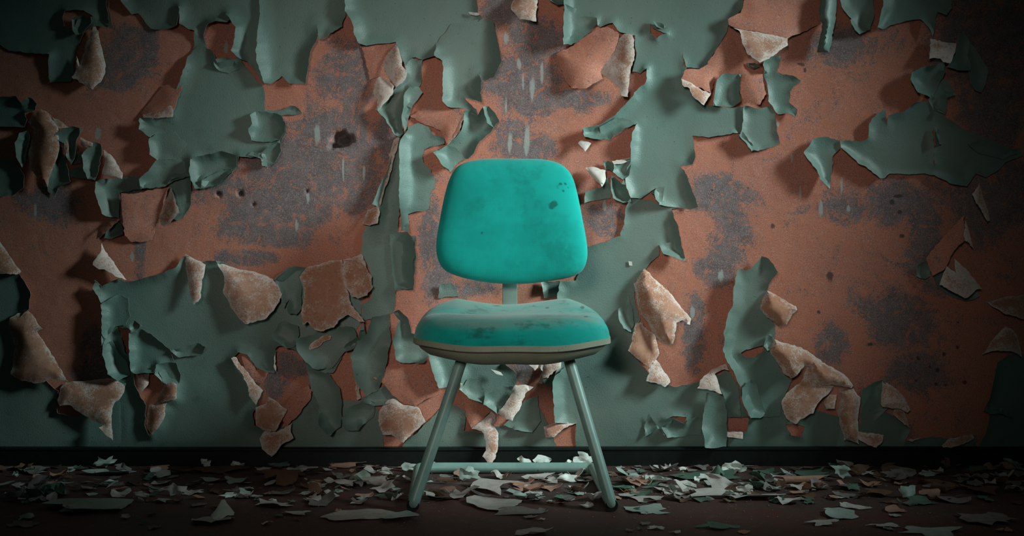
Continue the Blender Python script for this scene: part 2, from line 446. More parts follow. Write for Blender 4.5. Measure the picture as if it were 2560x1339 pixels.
# --- green sheets, upper left
S("-20,-20,0 272,-20,0 270,10 278,70 240,68 214,85 190,130 190,190 180,205 128,208 126,180 130,138 60,132 25,128 0,112 -20,108,0", 12,
  holes=["168,30 212,28 238,44 200,50 190,75 167,70"])
S("188,52 212,42 236,48 238,62 214,88 200,92 190,80", 16, 20, 8)
S("305,-20,0 308,6 320,22 332,38 348,35 364,56 380,73 405,77 430,74 447,66 451,20 453,62 470,72 490,79 487,105 480,132,0 520,142,0 516,112 512,90 522,68 545,57 572,60 580,52 572,42,18 587,63,20 595,72,18 593,90,20 584,131,22 603,149,14 625,160,0 660,215,2 662,120,0 655,-20,0", 14)
S("648,-20,0 652,45,10 649,120,24 648,155,26 667,212,22 682,212,14 691,203,6 706,191,4 727,212,12 767,213,14 773,180,16 782,128,16 796,101,14 794,60,4 799,101,14 812,101,14 858,69,10 866,39,4 870,-20,0", 14, 46)
S("866,-20,0 866,33,20 888,72,22 890,93,24 900,113,20 918,118,16 942,112,8 990,106,5 1002,138,10 1014,167,12 1030,146,6 1057,152,10 1087,143,12 1095,120,3 1160,130,0 1190,60,4 1206,48,8 1194,30,8 1179,-20,0", 12, 40)
S("1087,143,18 1090,110,0 1130,60,0 1206,48,3 1233,57,10 1242,93,14 1254,158,18 1236,197,20 1209,203,6 1195,186,3 1205,206,20 1206,260,20 1161,245,6 1191,275,12 1194,293,10 1158,272,6 1128,272,16 1108,257,24 1110,239,24 1110,179,18 1107,155,12", 14, 42, 5)
S("484,126,0 472,143 470,165 458,195 455,208 440,235 432,262 431,292 358,297,18 356,326,20 383,345,16 384,388,18 397,401,12 380,430,14 358,449,18 360,473,14 418,467 435,450 481,440 485,405,20 487,452,24 497,474,18 512,472 539,467 572,446 598,419 601,392 630,395 658,388 661,416,18 673,417,12 697,398 708,352 718,331 719,316 706,290 685,287 664,278 661,221,2 655,212,0 640,200,0 603,150 575,152 548,160 538,135 515,118 500,108,0", 13, 34, 4)
S("664,276 690,276 712,273 728,265 742,268 757,284 730,288 706,289 690,288", 5, 10, 3)
S("427,444 470,430 481,440 481,478 478,515 460,545 444,551 432,545 450,530 440,500 425,475", 9, 18, 2)
S("631,290,16 642,280,3 690,284,5 707,291,12 720,316,16 718,332,14 704,352,8 660,356,3 632,352,5 628,325,20 636,312,14", 12, 24, 8)
S("382,349,18 404,334,6 440,330,2 470,360,0 440,400,2 400,402,8 384,388,20", 12, 26, 8)
S("398,402,14 425,398,3 470,405,0 482,440,6 440,452,6 418,467,8 360,473,14 358,450,20 380,430,18", 12, 28, 8)
S("512,472,16 514,452,18 530,440,6 560,425,3 590,425,6 572,446,8 540,466,10", 12, 16, 14)
S("537,152,4 560,145,3 590,152,6 600,175,2 575,185,0 550,178,2 540,165,10", 10, 16, 7)
S("621,390 640,378 655,384 690,362 704,352 708,378 690,408 673,419 660,416 656,398 640,392", 16, 22, 9)
S("484,400 500,392 560,380 598,392 598,419 572,446 539,467 512,472 515,455 510,472 497,474 487,452", 20, 28, 9)
# --- dark flakes at the left edge
S("-20,244,0 50,243 62,260 85,243 100,262 95,278 70,285 75,300 68,320 40,318 -20,315,0", 12, 26, 4)
S("-20,395,0 40,400 70,440 68,470 40,490 10,492 -20,484,0", 12, 30, 4)
S("75,328,10 84,345,14 75,380,14 70,410,10 65,420,16 55,395,24 52,360,26 60,335,20", 20, 24, 4)
Fl("100,272,10 120,282,12 145,318,20 148,370,26 140,400,26 125,440,24 118,467,26 100,455,24 75,420,22 70,385,20 80,350,18 85,325,14 70,305,16 80,285,12", 18)
Fl("121,283,10 150,302,12 172,318,10 150,322,18 143,316,18", 2)
S("150,338 170,325 190,318 215,325 208,335 200,355 195,395 185,412 175,395 170,360 148,350", 18, 22, 8)
Fl("147,345,12 165,348,14 172,365,20 170,386,24 158,370,20 147,362,14", 4)
Fl("200,342,10 218,352,12 232,356,14 231,366,18 210,369,18 199,360,14", 5)
S("212,390 224,373 240,355 258,362 261,380 255,434 248,452 230,449 218,413", 20, 24, 8)
S("170,380 209,380 206,407 182,413", 14, 16, 3)
S("173,425 209,414 230,449 179,443", 12, 18, 3)
Fl("258,374,6 275,385,6 290,405,8 307,432,22 305,447,30 285,440,30 255,435,26 258,420,18 263,400,10", 6, mats=('backw', 'green', 'edge'))
S("135,395 150,372 165,390 178,430 182,455 150,470 140,490 122,478 122,460 130,430", 9, 20, 3)
S("250,455,20 290,445 330,440,0 360,445,0 358,475 318,480,2 302,482,4 302,545,6 280,543,10 265,535,20 258,510,24 248,480,22", 16, 36, 4)
S("263,595 275,559 296,547 311,565 312,586 281,598", 14, 20, 3)
# salmon skin lifted off at the left, with folded corners
Fl("303,482,26 340,483,20 400,472,12 424,466,20 413,500,8 397,548,8 380,600,5 330,605,8 312,588,20 306,540,24", 2, 'salmon_paint_skin', ('salmon', 'green', 'edge'))
Fl("427,468,22 436,495,28 448,531,32 426,556,24 404,563,14 397,545,8 412,510,10", 4, mats=('backw', 'green', 'edge'))
Fl("254,607,18 263,628,12 287,661,10 317,699,14 299,694,24 278,682,28 248,673,30 232,662,32 242,643,28", 4, mats=('backw', 'green', 'edge'))
Fl("300,545,20 270,575,22 240,600,14 245,575,8 275,555,10", 3, 'salmon_paint_skin', ('salmon', 'green', 'edge'))
Fl("-20,580,6 0,604,6 20,634,8 53,679,12 40,686,22 20,684,26 -20,680,20", 4)
Fl("405,215,4 455,210,12 453,228,20 430,288,24 428,294,24 357,294,12 352,282,4", 3, 'salmon_paint_skin', ('salmon', 'green', 'edge'))
Fl("357,286,8 405,250,8 432,236,18 432,292,26 395,296,22 358,294,12", 3)
Fl("200,160,14 215,110,14 235,62,12 246,80,12 256,125,10 264,160,12 262,185,16 252,205,22 232,224,28 205,208,30 179,192,32 190,175,22 191,140,14", 12, mats=('backw', 'green', 'edge'))
Fl("271,4,14 276,35,18 284,69,20 273,71,14 271,45,10", 2, mats=('edge', 'green', 'edge'))
# --- lower left
S("-20,682,0 50,682 68,705 84,735 80,770 60,790 40,830 60,900 120,950 150,975 143,1000 150,1030 200,1040 300,960 320,955,0 320,1122,0 -20,1122,0", 10, 30, 2)
Fl("24,795,14 45,782,10 68,775,8 80,785,10 92,805,14 107,822,20 92,828,18 98,838,14 120,870,14 128,885,16 136,893,18 150,920,24 170,953,34 150,950,30 125,947,32 110,955,30 85,958,30 50,950,26 27,935,22 32,905,16 37,870,12 30,840,12 22,820,14", 12)
Fl("150,970,8 165,955,6 285,945,6 300,955,12 312,965,18 310,980,22 285,1008,26 278,1040,28 282,1100,34 262,1085,36 247,1068,34 258,1060,28 230,1050,26 190,1025,24 175,1012,22 150,1015,20 143,1000,14", 8)
S("243,698 260,715 300,695 320,703 345,700 400,685 445,668 460,640 475,640 510,655 535,652 560,655,2 640,690,2 690,700,2 705,690 735,665 765,668 830,700,0 905,700,0 905,800,0 860,880 835,930 800,930 770,905 745,875 730,868 705,862 692,870 690,930 670,928 640,915 622,885 600,878 582,895 605,930 630,960 650,1000 635,1030 640,1060 690,1072 725,1060 745,1040 770,1010 778,995 790,980,0 860,1000,0 930,1000,0 960,1040,0 960,1122,0 300,1122,0 300,960,0 283,935,18 270,900,22 265,850,24 262,800,20 263,758,16 240,720,16", 12, 34, 3,
  holes=["295,812 310,822 328,820 332,850 332,890 318,880 310,850", "338,930 370,930 400,925 415,955 442,965 441,995 412,1005 415,1020 400,1065 380,1085 368,1060 372,1010 345,965"])
S("263,760,20 300,735,2 325,745,2 330,790,3 318,812 292,815 276,835,8 270,853,22 269,883,24 281,931,22 305,949,18 330,935,4 320,900,4 300,880,4 285,850,6 272,860,10 266,830,22", 20, 26, 7)
S("332,830,16 364,821 397,842 430,871 439,901 400,907 394,928,18 335,931,10 333,889,18", 12, 26, 8)
S("325,815,14 345,798,14 364,815,10 340,828,12", 10, 18, 8)
S("432,874,12 470,862,3 498,856,3 520,864,14 510,882,5 480,888,2 450,892,4", 8, 16, 6)
S("398,908,16 425,903,6 446,905,8 456,935,6 450,960,3 430,962,4 412,955,8 394,932,16", 12, 20, 6)
Fl("415,957,14 430,954,16 442,961,22 441,997,28 412,1003,24 383,1016,12 397,988,8", 6)
Fl("372,1012,8 400,1008,16 418,1003,18 412,1040,20 398,1066,20 380,1086,18 366,1062,14 368,1035,10", 6)
Fl("340,932,4 372,930,6 372,955,10 360,972,18 352,985,20 345,962,10", 3)
# flaps hanging under the worn patch, left of the chair
Fl("463,634,10 490,649,14 514,661,16 505,706,24 502,744,30 485,761,32 475,738,26 469,694,18", 6)
Fl("543,658,18 563,661,12 619,676,10 670,691,10 691,706,14 705,735,22 694,759,26 691,764,28 667,794,32 613,809,34 596,794,30 575,764,26 557,732,24 561,694,20 551,673,20", 14)
Fl("769,667,8 812,655,8 855,648,8 858,685,14 863,717,20 873,744,22 891,777,30 912,804,38 897,804,36 870,786,30 852,797,34 835,818,38 802,828,40 787,824,38 769,804,36 757,812,38 754,770,32 760,740,24 760,723,22 754,703,18 749,691,16", 14)
Fl("858,649,10 880,645,8 903,634,12 915,661,18 930,691,24 933,717,28 918,738,30 894,746,34 876,738,34 863,717,28 857,685,18", 16)
Fl("860,650,14 884,651,22 904,668,16 880,656,22", 1, mats=('salmon', 'green', 'edge'))
S("691,694 725,667 765,668 748,691 757,717 757,770 745,785 727,782,18 722,772,18 726,745,4 713,770 705,735", 12, 26, 6)
S("682,839,10 709,797,4 748,812 751,836 739,865,12 721,868,16 694,850,16", 12, 26, 7)
S("748,842,22 784,836,6 832,818 885,815 894,833 900,859 867,874 855,889 832,919 793,919,20 766,895,22 748,865,24", 12, 40, 8)
Fl("769,868,12 784,853,12 817,836,12 829,839,13 826,848,14 799,865,14 775,875,14", 3, mats=('back', 'back', 'edge'), name='loose_paint_chip')
S("860,862 880,850 900,840 912,800 918,836 905,860 882,872 868,876", 12, 18, 10)
S("933,791,16 975,782,6 980,850,6 972,889 963,931 948,973 918,988 900,964,10 888,925,24 882,883,28 903,848,26 918,836,20", 14, 44, 7)
Fl("886,930,8 898,960,10 902,995,14 893,1000,14 888,970,10", 2)
S("766,910 795,918 826,931 852,967 858,1009 855,1063 832,1083,22 802,1057,20 799,1009 781,973", 10, 30, 8)
S("861,1057,20 858,1039,14 876,1015,6 918,997 940,1005 935,1040 900,1071,16 870,1069,22", 12, 30, 7)
S("905,990,18 925,985,4 965,960,4 1000,1000,0 960,1010 935,1012 915,1004,14", 12, 18, 6)
Fl("578,895,22 590,892,14 602,913,12 628,943,12 637,955,12 658,976,14 649,994,24 640,1012,26 622,988,28 621,970,26 599,925,24", 4)
Fl("639,1018,14 664,1009,10 670,991,8 694,1003,12 718,1024,20 706,1045,26 688,1078,32 661,1075,32 640,1063,26", 10)
Fl("649,1095,26 661,1077,22 691,1078,18 730,1056,18 727,1080,24 734,1095,28 703,1112,34 690,1132,38 679,1141,40 655,1122,36", 8)
Fl("692,872,16 688,890,20 689,928,18 684,915,22 686,890,22", 1, mats=('edge', 'green', 'edge'))
Fl("720,1000,6 770,960,8 780,975,12 776,998,14 745,1038,18 720,1062,20 705,1050,16", 5, 'salmon_paint_skin', ('salmon', 'green', 'edge'))
Fl("600,880,10 622,888,6 640,925,6 672,930,4 655,960,4 632,952,8 612,925,10", 2, 'salmon_paint_skin', ('salmon', 'green', 'edge'))
# --- centre column left of the chair
S("1030,147,6 1057,152,4 1055,200,6 1050,217 1025,222 1012,262 1007,300 1010,335 1000,347 988,338,14 970,310,18 955,290,18 940,275,14 960,262 975,240 1000,212 1018,185 1014,168", 12, 30, 4)
S("1027,221,14 1048,218 1058,233 1045,251 1033,266 1024,293 1018,323 1013,331,14 1007,299,18 1012,263,18 1015,236,16", 14, 24, 12)
S("1003,345,4 985,370,10 970,430,16 946,480,18 934,511,22 949,520,14 949,537,8 942,562,4 918,565,3 906,589,3 903,634,3 920,660,3 933,695,4 930,740,3 905,760,0 900,805,0 940,795,4 985,780,6 990,720,4 1035,725,14 1038,700,18 1035,650,18 1043,635,22 1030,590,18 1020,580,10 995,580,6 1000,480,4", 12, 50, 4)
Fl("1000,340,14 990,380,20 977,430,24 962,470,26 950,515,22 946,505,14 960,450,10 972,400,8 984,350,8", 4)
Fl("918,525,4 946,516,20 950,530,26 944,558,28 924,564,20 905,560,8", 4)
S("1021,317 1045,308 1072,317 1087,340 1110,345 1112,360 1090,365 1060,375 1057,389 1060,407 1072,419 1087,443 1088,467 1075,484 1072,523 1039,529 1021,535 1027,580,18 1006,577,26 1003,520,30 1003,455,32 1002,380,30 1009,346,24", 9, 44, 6, wave=2.5)
S("985,780,6 1000,772,18 1020,790,18 1030,830,12 1080,850,4 1110,870,0 1075,880,6 1060,905 1010,905,14 992,895,18 985,850,20 1000,800,14", 14, 30, 5)
S("975,585,3 1040,590,3 1042,640,14 1035,720,18 990,725,10 985,700,4", 10, 30, 6)
Fl("990,107,22 1002,140,26 1005,164,30 1018,182,34 1014,197,34 990,218,30 978,200,26 960,176,14 957,161,10 972,134,12", 5, mats=('backw', 'green', 'edge'))
Fl("905,118,4 942,112,6 988,107,22 972,134,10 958,160,6 948,190,5 925,200,4", 2, 'salmon_paint_skin', ('salmon', 'green', 'edge'))
Fl("948,191,12 966,197,14 985,215,22 981,236,28 966,254,30 948,270,32 942,269,28 944,248,20 933,233,14 936,209,12", 5, mats=('backw', 'green', 'edge'))
S("1161,279 1180,275 1195,290 1208,270 1224,272 1238,285 1248,305 1240,312 1232,325 1225,335 1200,355 1185,385 1170,397,0 1140,412,0 1125,430,26 1105,412,26 1085,383,24 1115,365 1140,345 1155,325 1160,300", 12, 30, 5)
S("1208,270,16 1222,268,10 1238,285,10 1248,303,10 1235,322,14 1218,310,16 1212,290,14", 12, 18, 10)
S("1085,384,26 1115,366,8 1140,370,4 1165,398,0 1140,412,2 1128,432,22 1105,412,26", 16, 30, 10)
Fl("1025,290,6 1085,255,4 1108,262,4 1150,275,14 1158,285,20 1148,320,14 1118,360,10 1105,330,8 1060,310,8", 5, 'salmon_paint_skin', ('salmon', 'green', 'edge'))
Fl("1152,278,16 1160,290,20 1150,330,16 1130,350,14 1116,364,12 1130,330,10", 2)
# --- top centre
Fl("1284,-20,6 1344,-20,6 1344,0,10 1341,54,34 1326,51,34 1299,48,34 1278,24,30 1284,0,14", 12, mats=('backw', 'green', 'edge'))
Fl("1391,134,8 1427,116,8 1466,87,8 1520,66,8 1548,86,24 1538,126,18 1505,178,14 1508,197,20 1466,221,28 1430,221,26 1415,203,18 1400,167,12", 12, 'salmon_paint_skin', ('salmon', 'green', 'edge'))
Fl("1560,85,16 1581,87,24 1584,119,32 1587,137,34 1578,167,38 1573,209,40 1570,242,42 1554,239,40 1548,218,34 1524,197,26 1500,182,16 1518,149,14 1536,131,14 1545,99,14", 5, mats=('backw', 'green', 'edge'))
Fl("1171,30,10 1198,33,14 1198,38,14 1175,36,12", 1, mats=('edge', 'green', 'edge'))
# --- green sheets right of the chair
S("1408,-20,0 1408,18,26 1407,60,28 1406,119,28 1427,116,14 1460,95,4 1480,75,4 1492,62,10 1490,48,8 1445,45,3 1500,70,8 1530,60,10 1548,84,14 1587,90,3 1590,140,2 1580,180,2 1600,185,2 1615,173,10 1613,206,10 1596,221,10 1581,242,14 1536,290,12 1500,312,8 1454,323,14 1460,345,14 1490,350,14 1525,350,10 1550,325,10 1592,309,4 1577,335,22 1573,360,24 1575,400,14 1560,440,8 1564,470,14 1575,495,14 1600,497,10 1622,482,6 1640,470,2 1632,480,26 1631,495,26 1645,512,18 1700,520,0 1720,523,3 1742,518,12 1725,470,14 1715,440,12 1700,415,4 1728,412,14 1735,395,12 1733,370,4 1730,340,2 1770,345,8 1800,340,8 1830,333,8 1860,330,0 1862,265,0 1830,270,0 1765,262,4 1736,245,6 1703,200,6 1715,172,6 1706,134,2 1712,170,6 1748,173,5 1769,161,4 1793,119,3 1814,84,3 1821,60,4 1855,24,3 1867,-20,0", 10, 34, 3,
  holes=["1625,60 1632,72 1650,80 1665,86 1650,90 1640,98 1624,85"])
S("1630,54,6 1652,60,4 1664,70,6 1650,78,18 1638,72,16", 10, 12, 6)
S("1425,-20,0 1370,-20,0 1371,3,14 1392,18,18 1408,14,10 1440,0,0", 14, 22, 4)
S("1410,18,28 1440,25,4 1444,45,4 1490,48,10 1492,62,14 1478,78,10 1455,97,12 1427,116,20 1407,119,30 1407,70,30", 14, 36, 7)
S("1454,323,18 1493,318,10 1500,335,4 1497,320,12 1540,295,6 1570,300,3 1590,312,4 1560,322,10 1545,335,14 1522,350,16 1490,350,16 1460,345,18", 14, 24, 8)
S("1533,413 1556,404 1579,395 1570,440 1555,450 1530,431", 16, 22, 7)
S("1463,478 1500,470 1520,440 1526,470 1527,495 1500,500 1460,508", 10, 20, 4)
S("1526,440 1540,450 1551,462 1556,450 1570,490 1575,505 1555,508 1530,496", 16, 20, 7)
S("1506,402 1520,403 1533,412 1530,430 1512,424", 12, 16, 4)
S("1625,482,2 1645,468,3 1660,465,4 1656,490,6 1648,512,20 1634,500,28 1631,488,28", 20, 24, 8)
S("1575,495,4 1565,515,6 1560,560,5 1550,590,4 1520,602,4 1500,606,4 1470,616,3 1452,640,0 1440,700,0 1400,702,14 1392,740,12 1400,900,0 1378,961,22 1383,1000,26 1386,1050,24 1440,1056,3 1440,1122,0 2150,1122,0 2150,1060,2 2100,1040,2 2060,1030,2 1960,1000,0 1870,1040,0 1850,1000,0 1800,935,2 1745,952,6 1690,966,4 1640,957,3 1620,930,2 1605,915,2 1572,872,2 1585,830,3 1600,800,2 1585,745,3 1585,710,4 1595,695,6 1610,675,8 1625,655,6 1645,640,4 1646,612,4 1654,634,16 1690,645,14 1710,651,16 1695,580,14 1685,550,12 1678,522,5 1700,516,0 1645,508,0 1600,497,0", 8, 34, 3,
  holes=["1660,1045 1680,1038 1715,1040 1711,1058 1695,1048 1680,1042", "1815,1040 1867,1040 1866,1075 1858,1080 1815,1078", "1962,1060 1988,1058 2010,1065 2000,1090 1975,1085"])
S("1646,612,2 1690,600,0 1702,615,8 1711,651,16 1690,646,18 1654,634,20", 16, 30, 7)
S("1380,950,24 1386,935,22 1420,910,3 1440,950,0 1444,1056,4 1414,1056,8 1386,1050,28 1382,1000,30", 16, 40, 7)
S("1620,1030,8 1640,1060,4 1660,1085,14 1640,1064,10 1612,1088,8 1610,1060,3", 8, 14, 5)
S("1650,1064,14 1680,1042,12 1710,1058,8 1720,1045,4 1752,1038,6 1752,1085,2 1700,1090,0 1665,1090,12", 12, 20, 6)
S("1545,770,3 1565,760,2 1570,735,2 1580,770,6 1583,812 1575,828,18 1556,818,22 1544,795,20", 14, 26, 6)
# flakes and flaps at the upper right
Fl("1823,60,18 1852,72,24 1918,84,26 1969,96,24 1970,113,36 1933,140,44 1900,157,48 1870,137,46 1855,107,40 1849,78,34", 8)
Fl("1820,48,26 1852,33,22 1870,-20,8 2050,-20,4 2052,60,6 2000,84,14 1969,97,24 1918,85,28 1852,73,28 1822,62,26", 6, 'salmon_paint_skin', ('salmon', 'green', 'edge'))
Fl("1703,197,30 1715,173,26 1748,173,22 1769,161,18 1817,86,10 1835,100,8 1862,152,6 1905,175,8 1916,235,22 1900,262,24 1860,255,16 1846,190,8 1800,190,8 1785,205,14 1778,233,26 1740,215,28", 5, 'salmon_paint_skin', ('salmon', 'green', 'edge'))
Fl("1703,197,30 1740,216,28 1778,233,28 1760,263,40 1736,245,40 1724,221,38 1706,212,36", 4)
S("1787,203,14 1802,188,10 1849,188,6 1843,215,14 1846,257,14 1829,269,6 1778,266,6 1781,239,14", 12, 28, 14)
S("1900,167,22 1906,152,22 1924,143,14 1948,143,8 1945,161,6 1939,182,4 1978,191 1999,203 1972,230 1969,254 1990,275 1984,293 1966,284 1942,287 1918,254 1918,233 1912,200", 10, 30, 5)
S("1862,160,8 1885,160,12 1896,168,8 1880,176,14 1868,170,12", 8, 12, 3)
S("1857,266 1897,272 1927,266 1936,287 1938,326 1947,358 1933,366 1912,373 1873,379,14 1861,361,12 1843,343,6 1852,326 1855,287", 10, 28, 5)
S("1843,340,14 1852,330,10 1861,340,6 1880,365,4 1875,381,12 1862,362,14", 10, 14, 8)
S("2094,-20,0 2185,-20,0 2179,45,12 2170,78,12 2143,90,14 2128,81,22 2116,57,24 2122,51,14 2102,30,16 2094,5,14", 14, 40, 4)
S("2200,-20,0 2374,-20,0 2372,24,14 2358,42,14 2338,33,8 2332,60,12 2323,96,14 2314,72,14 2296,51,8 2254,57,6 2221,66,10 2197,78,20 2182,75,26 2191,39,26 2199,5,20", 12, 44, 4)
Fl("2051,-20,24 2093,-20,14 2092,10,18 2090,45,20 2073,131,26 2042,130,30 2057,60,28 2049,45,34 2050,10,26", 22, 'green_paint_curl', ('green', 'back', 'edge'))
Fl("2326,96,14 2391,108,14 2388,131,26 2376,158,36 2358,155,36 2351,146,30 2323,147,32 2326,120,22", 4, mats=('backw', 'green', 'edge'))
S("2391,90,8 2403,81,10 2418,102,8 2415,140,4 2421,173,8 2418,179,14 2385,179,16 2361,170,10 2385,137,6", 12, 28, 4)
S("2413,96,6 2445,143 2464,182 2460,203 2448,233 2433,227 2424,209 2418,179,3", 14, 34, 4)
S("2302,170,8 2355,155,3 2358,167,3 2349,191 2331,233 2317,251,22 2281,236,24 2263,203,24 2269,185,18", 14, 36, 8)
S("2343,197,3 2367,206 2382,239 2358,248 2355,287 2329,275,4 2317,251,4", 14, 26, 5)
S("2000,384,24 2030,349,8 2060,343,6 2096,352,6 2097,372,4 2078,392,6 2072,440,10 2067,473,18 2039,449,26 2018,410,28", 14, 36, 5)
S("2096,352,10 2149,355,6 2166,346,10 2167,311,12 2191,284,8 2209,272,6 2214,320,2 2216,290,10 2254,281,8 2284,257,6 2308,254,4 2329,260,4 2355,290,8 2403,323,8 2454,346,8 2520,370,4 2546,372,4 2552,391,4 2508,407,4 2493,425,4 2460,444,6 2436,434,4 2409,467,14 2373,461,14 2343,446,12 2308,434,5 2221,434,5 2206,446,12 2191,446,16 2158,419,18 2137,410,18 2113,386,18 2098,370,10", 10, 32, 4,
  holes=["2328,332 2333,318 2334,345 2338,360 2332,365 2333,415 2330,412"])
S("2332,318,8 2352,330,2 2352,362,2 2338,363,18 2333,345,16", 12, 16, 6)
S("2412,360,8 2450,355,4 2500,375,4 2540,385,4 2500,400,3 2445,385,3", 6, 14, 6)
# far right folds
Fl("2448,458,28 2457,490,24 2475,551,26 2469,553,32 2448,517,36 2430,485,36 2440,472,34", 3, mats=('backw', 'green', 'edge'))
Fl("2412,549,26 2424,583,24 2435,622,26 2412,601,34 2409,589,34", 2, mats=('backw', 'green', 'edge'))
Fl("2317,643,10 2360,590,8 2412,535,26 2411,601,32 2379,637,28 2361,673,30 2332,689,26 2322,668,16", 4, 'salmon_paint_skin', ('salmon', 'green', 'edge'))
S("2287,690 2288,662 2300,655 2322,660 2322,690 2310,697", 16, 18, 3)
Fl("2366,664,22 2391,682,28 2385,646,22 2418,676,22 2457,723,30 2442,723,36 2412,745,42 2376,726,38 2349,712,34", 4, mats=('backw', 'green', 'edge'))
S("2330,690 2365,665 2390,685 2440,725 2445,740 2412,752 2375,740 2340,720", 8, 16, 3)
Fl("2466,755,6 2500,745,6 2580,735,4 2580,800,22 2540,790,26 2508,782,26 2490,770,18", 8)
Fl("2454,886,22 2480,850,14 2514,815,12 2532,824,16 2548,855,24 2556,892,34 2526,877,34 2490,876,32", 8)
S("2490,905,4 2520,885,2 2580,880,0 2580,1122,0 2440,1122,0 2460,1080 2470,1030 2452,1025 2466,980,18", 14, 34, 3)
S("2452,1022,16 2470,1005,4 2500,1015,4 2528,1030,10 2520,1040,18 2480,1028,20 2462,1030,18", 12, 16, 7)
# curls and flaps, lower right
S("1900,640,10 1912,643,14 1939,679,18 1918,708,12 1915,726,6 1900,753,4 1902,770,4 1915,791,4 1936,812,4 1936,833,3 1927,859,4 1927,883,4 1945,916,3 1960,937,3 1978,949,3 1963,979,4 1951,1003,3 1948,1039,2 1900,1040,4 1870,1039,20 1858,1018,24 1846,988,22 1849,967,10 1826,922,26 1811,901,28 1800,874,30 1802,824,28 1814,782,22 1826,764,18 1827,738,22 1832,703,22 1841,670,18 1861,676,10 1873,670,10", 12, 44, 5,
  holes=["1849,880 1862,872 1903,862 1905,874 1880,892 1858,890"])
S("1846,988,26 1850,966,14 1872,944,8 1890,960,3 1910,1030,3 1895,1040,16 1868,1038,26 1856,1015,28", 14, 30, 9)
S("1903,862,16 1908,838,18 1925,832,6 1930,855,4 1920,872,10 1912,874,16", 14, 16, 9)
Fl("1611,670,14 1625,682,14 1660,718,14 1691,752,16 1721,788,20 1728,797,26 1725,810,34 1706,800,40 1691,806,44 1688,839,44 1682,859,42 1670,861,40 1649,851,34 1631,830,26 1608,794,20 1590,740,18 1584,709,18", 26)
Fl("1692,800,30 1706,792,24 1727,800,20 1725,812,24 1706,806,30", 2, mats=('edge', 'green', 'edge'))
Fl("1590,806,20 1605,804,18 1619,824,14 1640,839,10 1649,883,12 1640,898,14 1625,919,24 1599,901,32 1570,876,36 1581,839,28", 10)
Fl("1640,898,14 1658,925,14 1676,955,18 1663,967,30 1616,952,34 1625,919,26", 6)
Fl("1918,726,14 1950,742,14 1990,765,18 1993,774,24 1978,791,28 1966,812,30 1948,818,28 1933,803,22 1909,785,18 1900,767,16 1909,749,14", 22)
Fl("1814,909,14 1823,925,18 1805,924,20 1787,934,20 1799,970,30 1805,985,34 1787,977,34 1743,970,32 1751,949,22 1781,922,12", 5, mats=('backw', 'green', 'edge'))
S("1790,940 1806,926 1823,928 1846,970 1849,1038 1817,1039 1808,990 1796,965", 9, 22, 7)
S("1763,979,6 1793,979,6 1808,994,8 1814,1024,10 1812,1083,14 1809,1109,20 1780,1112,24 1754,1110,30 1752,1082,26 1751,1057,12 1757,1024,6", 12, 44, 12)
Fl("1811,1079,14 1858,1080,14 1857,1097,26 1835,1093,26 1811,1089,22", 3)
Fl("1936,848,14 1980,862,14 2020,877,14 2036,889,16 2084,919,18 2119,943,20 2133,964,26 2128,970,34 2084,961,38 2054,962,38 2039,949,36 2027,916,34 2012,913,36 2000,928,40 1993,937,40 1978,946,36 1960,934,26 1927,883,18 1924,868,16", 24)
Fl("2018,916,28 2030,916,28 2042,949,30 2084,964,30 2070,985,34 2057,994,36 2033,1033,40 2000,1048,42 1990,1060,42 1966,1045,36 1954,1003,26 1966,982,22 2002,955,24", 8)
Fl("2099,972,24 2134,970,24 2152,994,22 2150,1012,22 2146,1036,22 2146,1069,26 2147,1110,34 2128,1101,36 2110,1101,34 2102,1069,26 2093,1027,22 2100,1000,26", 20)
Fl("2060,1003,24 2075,985,26 2092,985,24 2087,1021,32 2066,1022,32", 5)
S("2207,945,16 2180,955,6 2152,972,4 2150,1045,0 2180,1060,0 2215,1020,8 2204,990,14", 14, 26, 3)
S("2150,1040,0 2200,1025,4 2235,1040,6 2275,1070,6 2260,1100,4 2260,1122,0 2150,1122,0", 8, 20, 2)
S("2258,1100 2300,1096 2330,1090 2370,1096 2440,1085 2440,1122,0 2258,1122,0", 5, 12, 2)
Fl("2206,949,14 2224,961,14 2254,985,16 2266,1003,22 2276,1024,28 2269,1031,34 2248,1021,34 2206,1016,34 2203,994,28 2205,970,20", 12)
Fl("2236,1022,20 2260,1027,18 2268,1048,20 2276,1070,30 2252,1052,30 2233,1036,28", 3)
Fl("2146,1077,12 2209,1086,12 2206,1104,24 2191,1118,32 2165,1108,30 2146,1098,26", 5)
Fl("2263,1098,12 2302,1094,14 2281,1104,20", 2)
Fl("2355,1113,24 2373,1095,14 2430,1083,14 2436,1095,20 2409,1110,28 2358,1118,30", 4)
# small white flaps by the backrest
Fl("1445,358,20 1454,349,16 1478,358,22 1470,370,28 1463,379,34 1452,366,28", 3, mats=('edge', 'back', 'edge'))
Fl("1464,419,16 1478,416,14 1514,425,18 1515,446,26 1505,467,36 1490,452,32 1478,438,26", 8, mats=('edge', 'back', 'edge'))
Fl("1530,402,14 1560,396,10 1580,393,8 1578,400,14 1535,411,20", 2, mats=('edge', 'back', 'edge'))
Fl("1571,652,8 1580,654,8 1581,664,9 1573,663,9", 1, mats=('edge', 'back', 'edge'), name='loose_paint_chip')
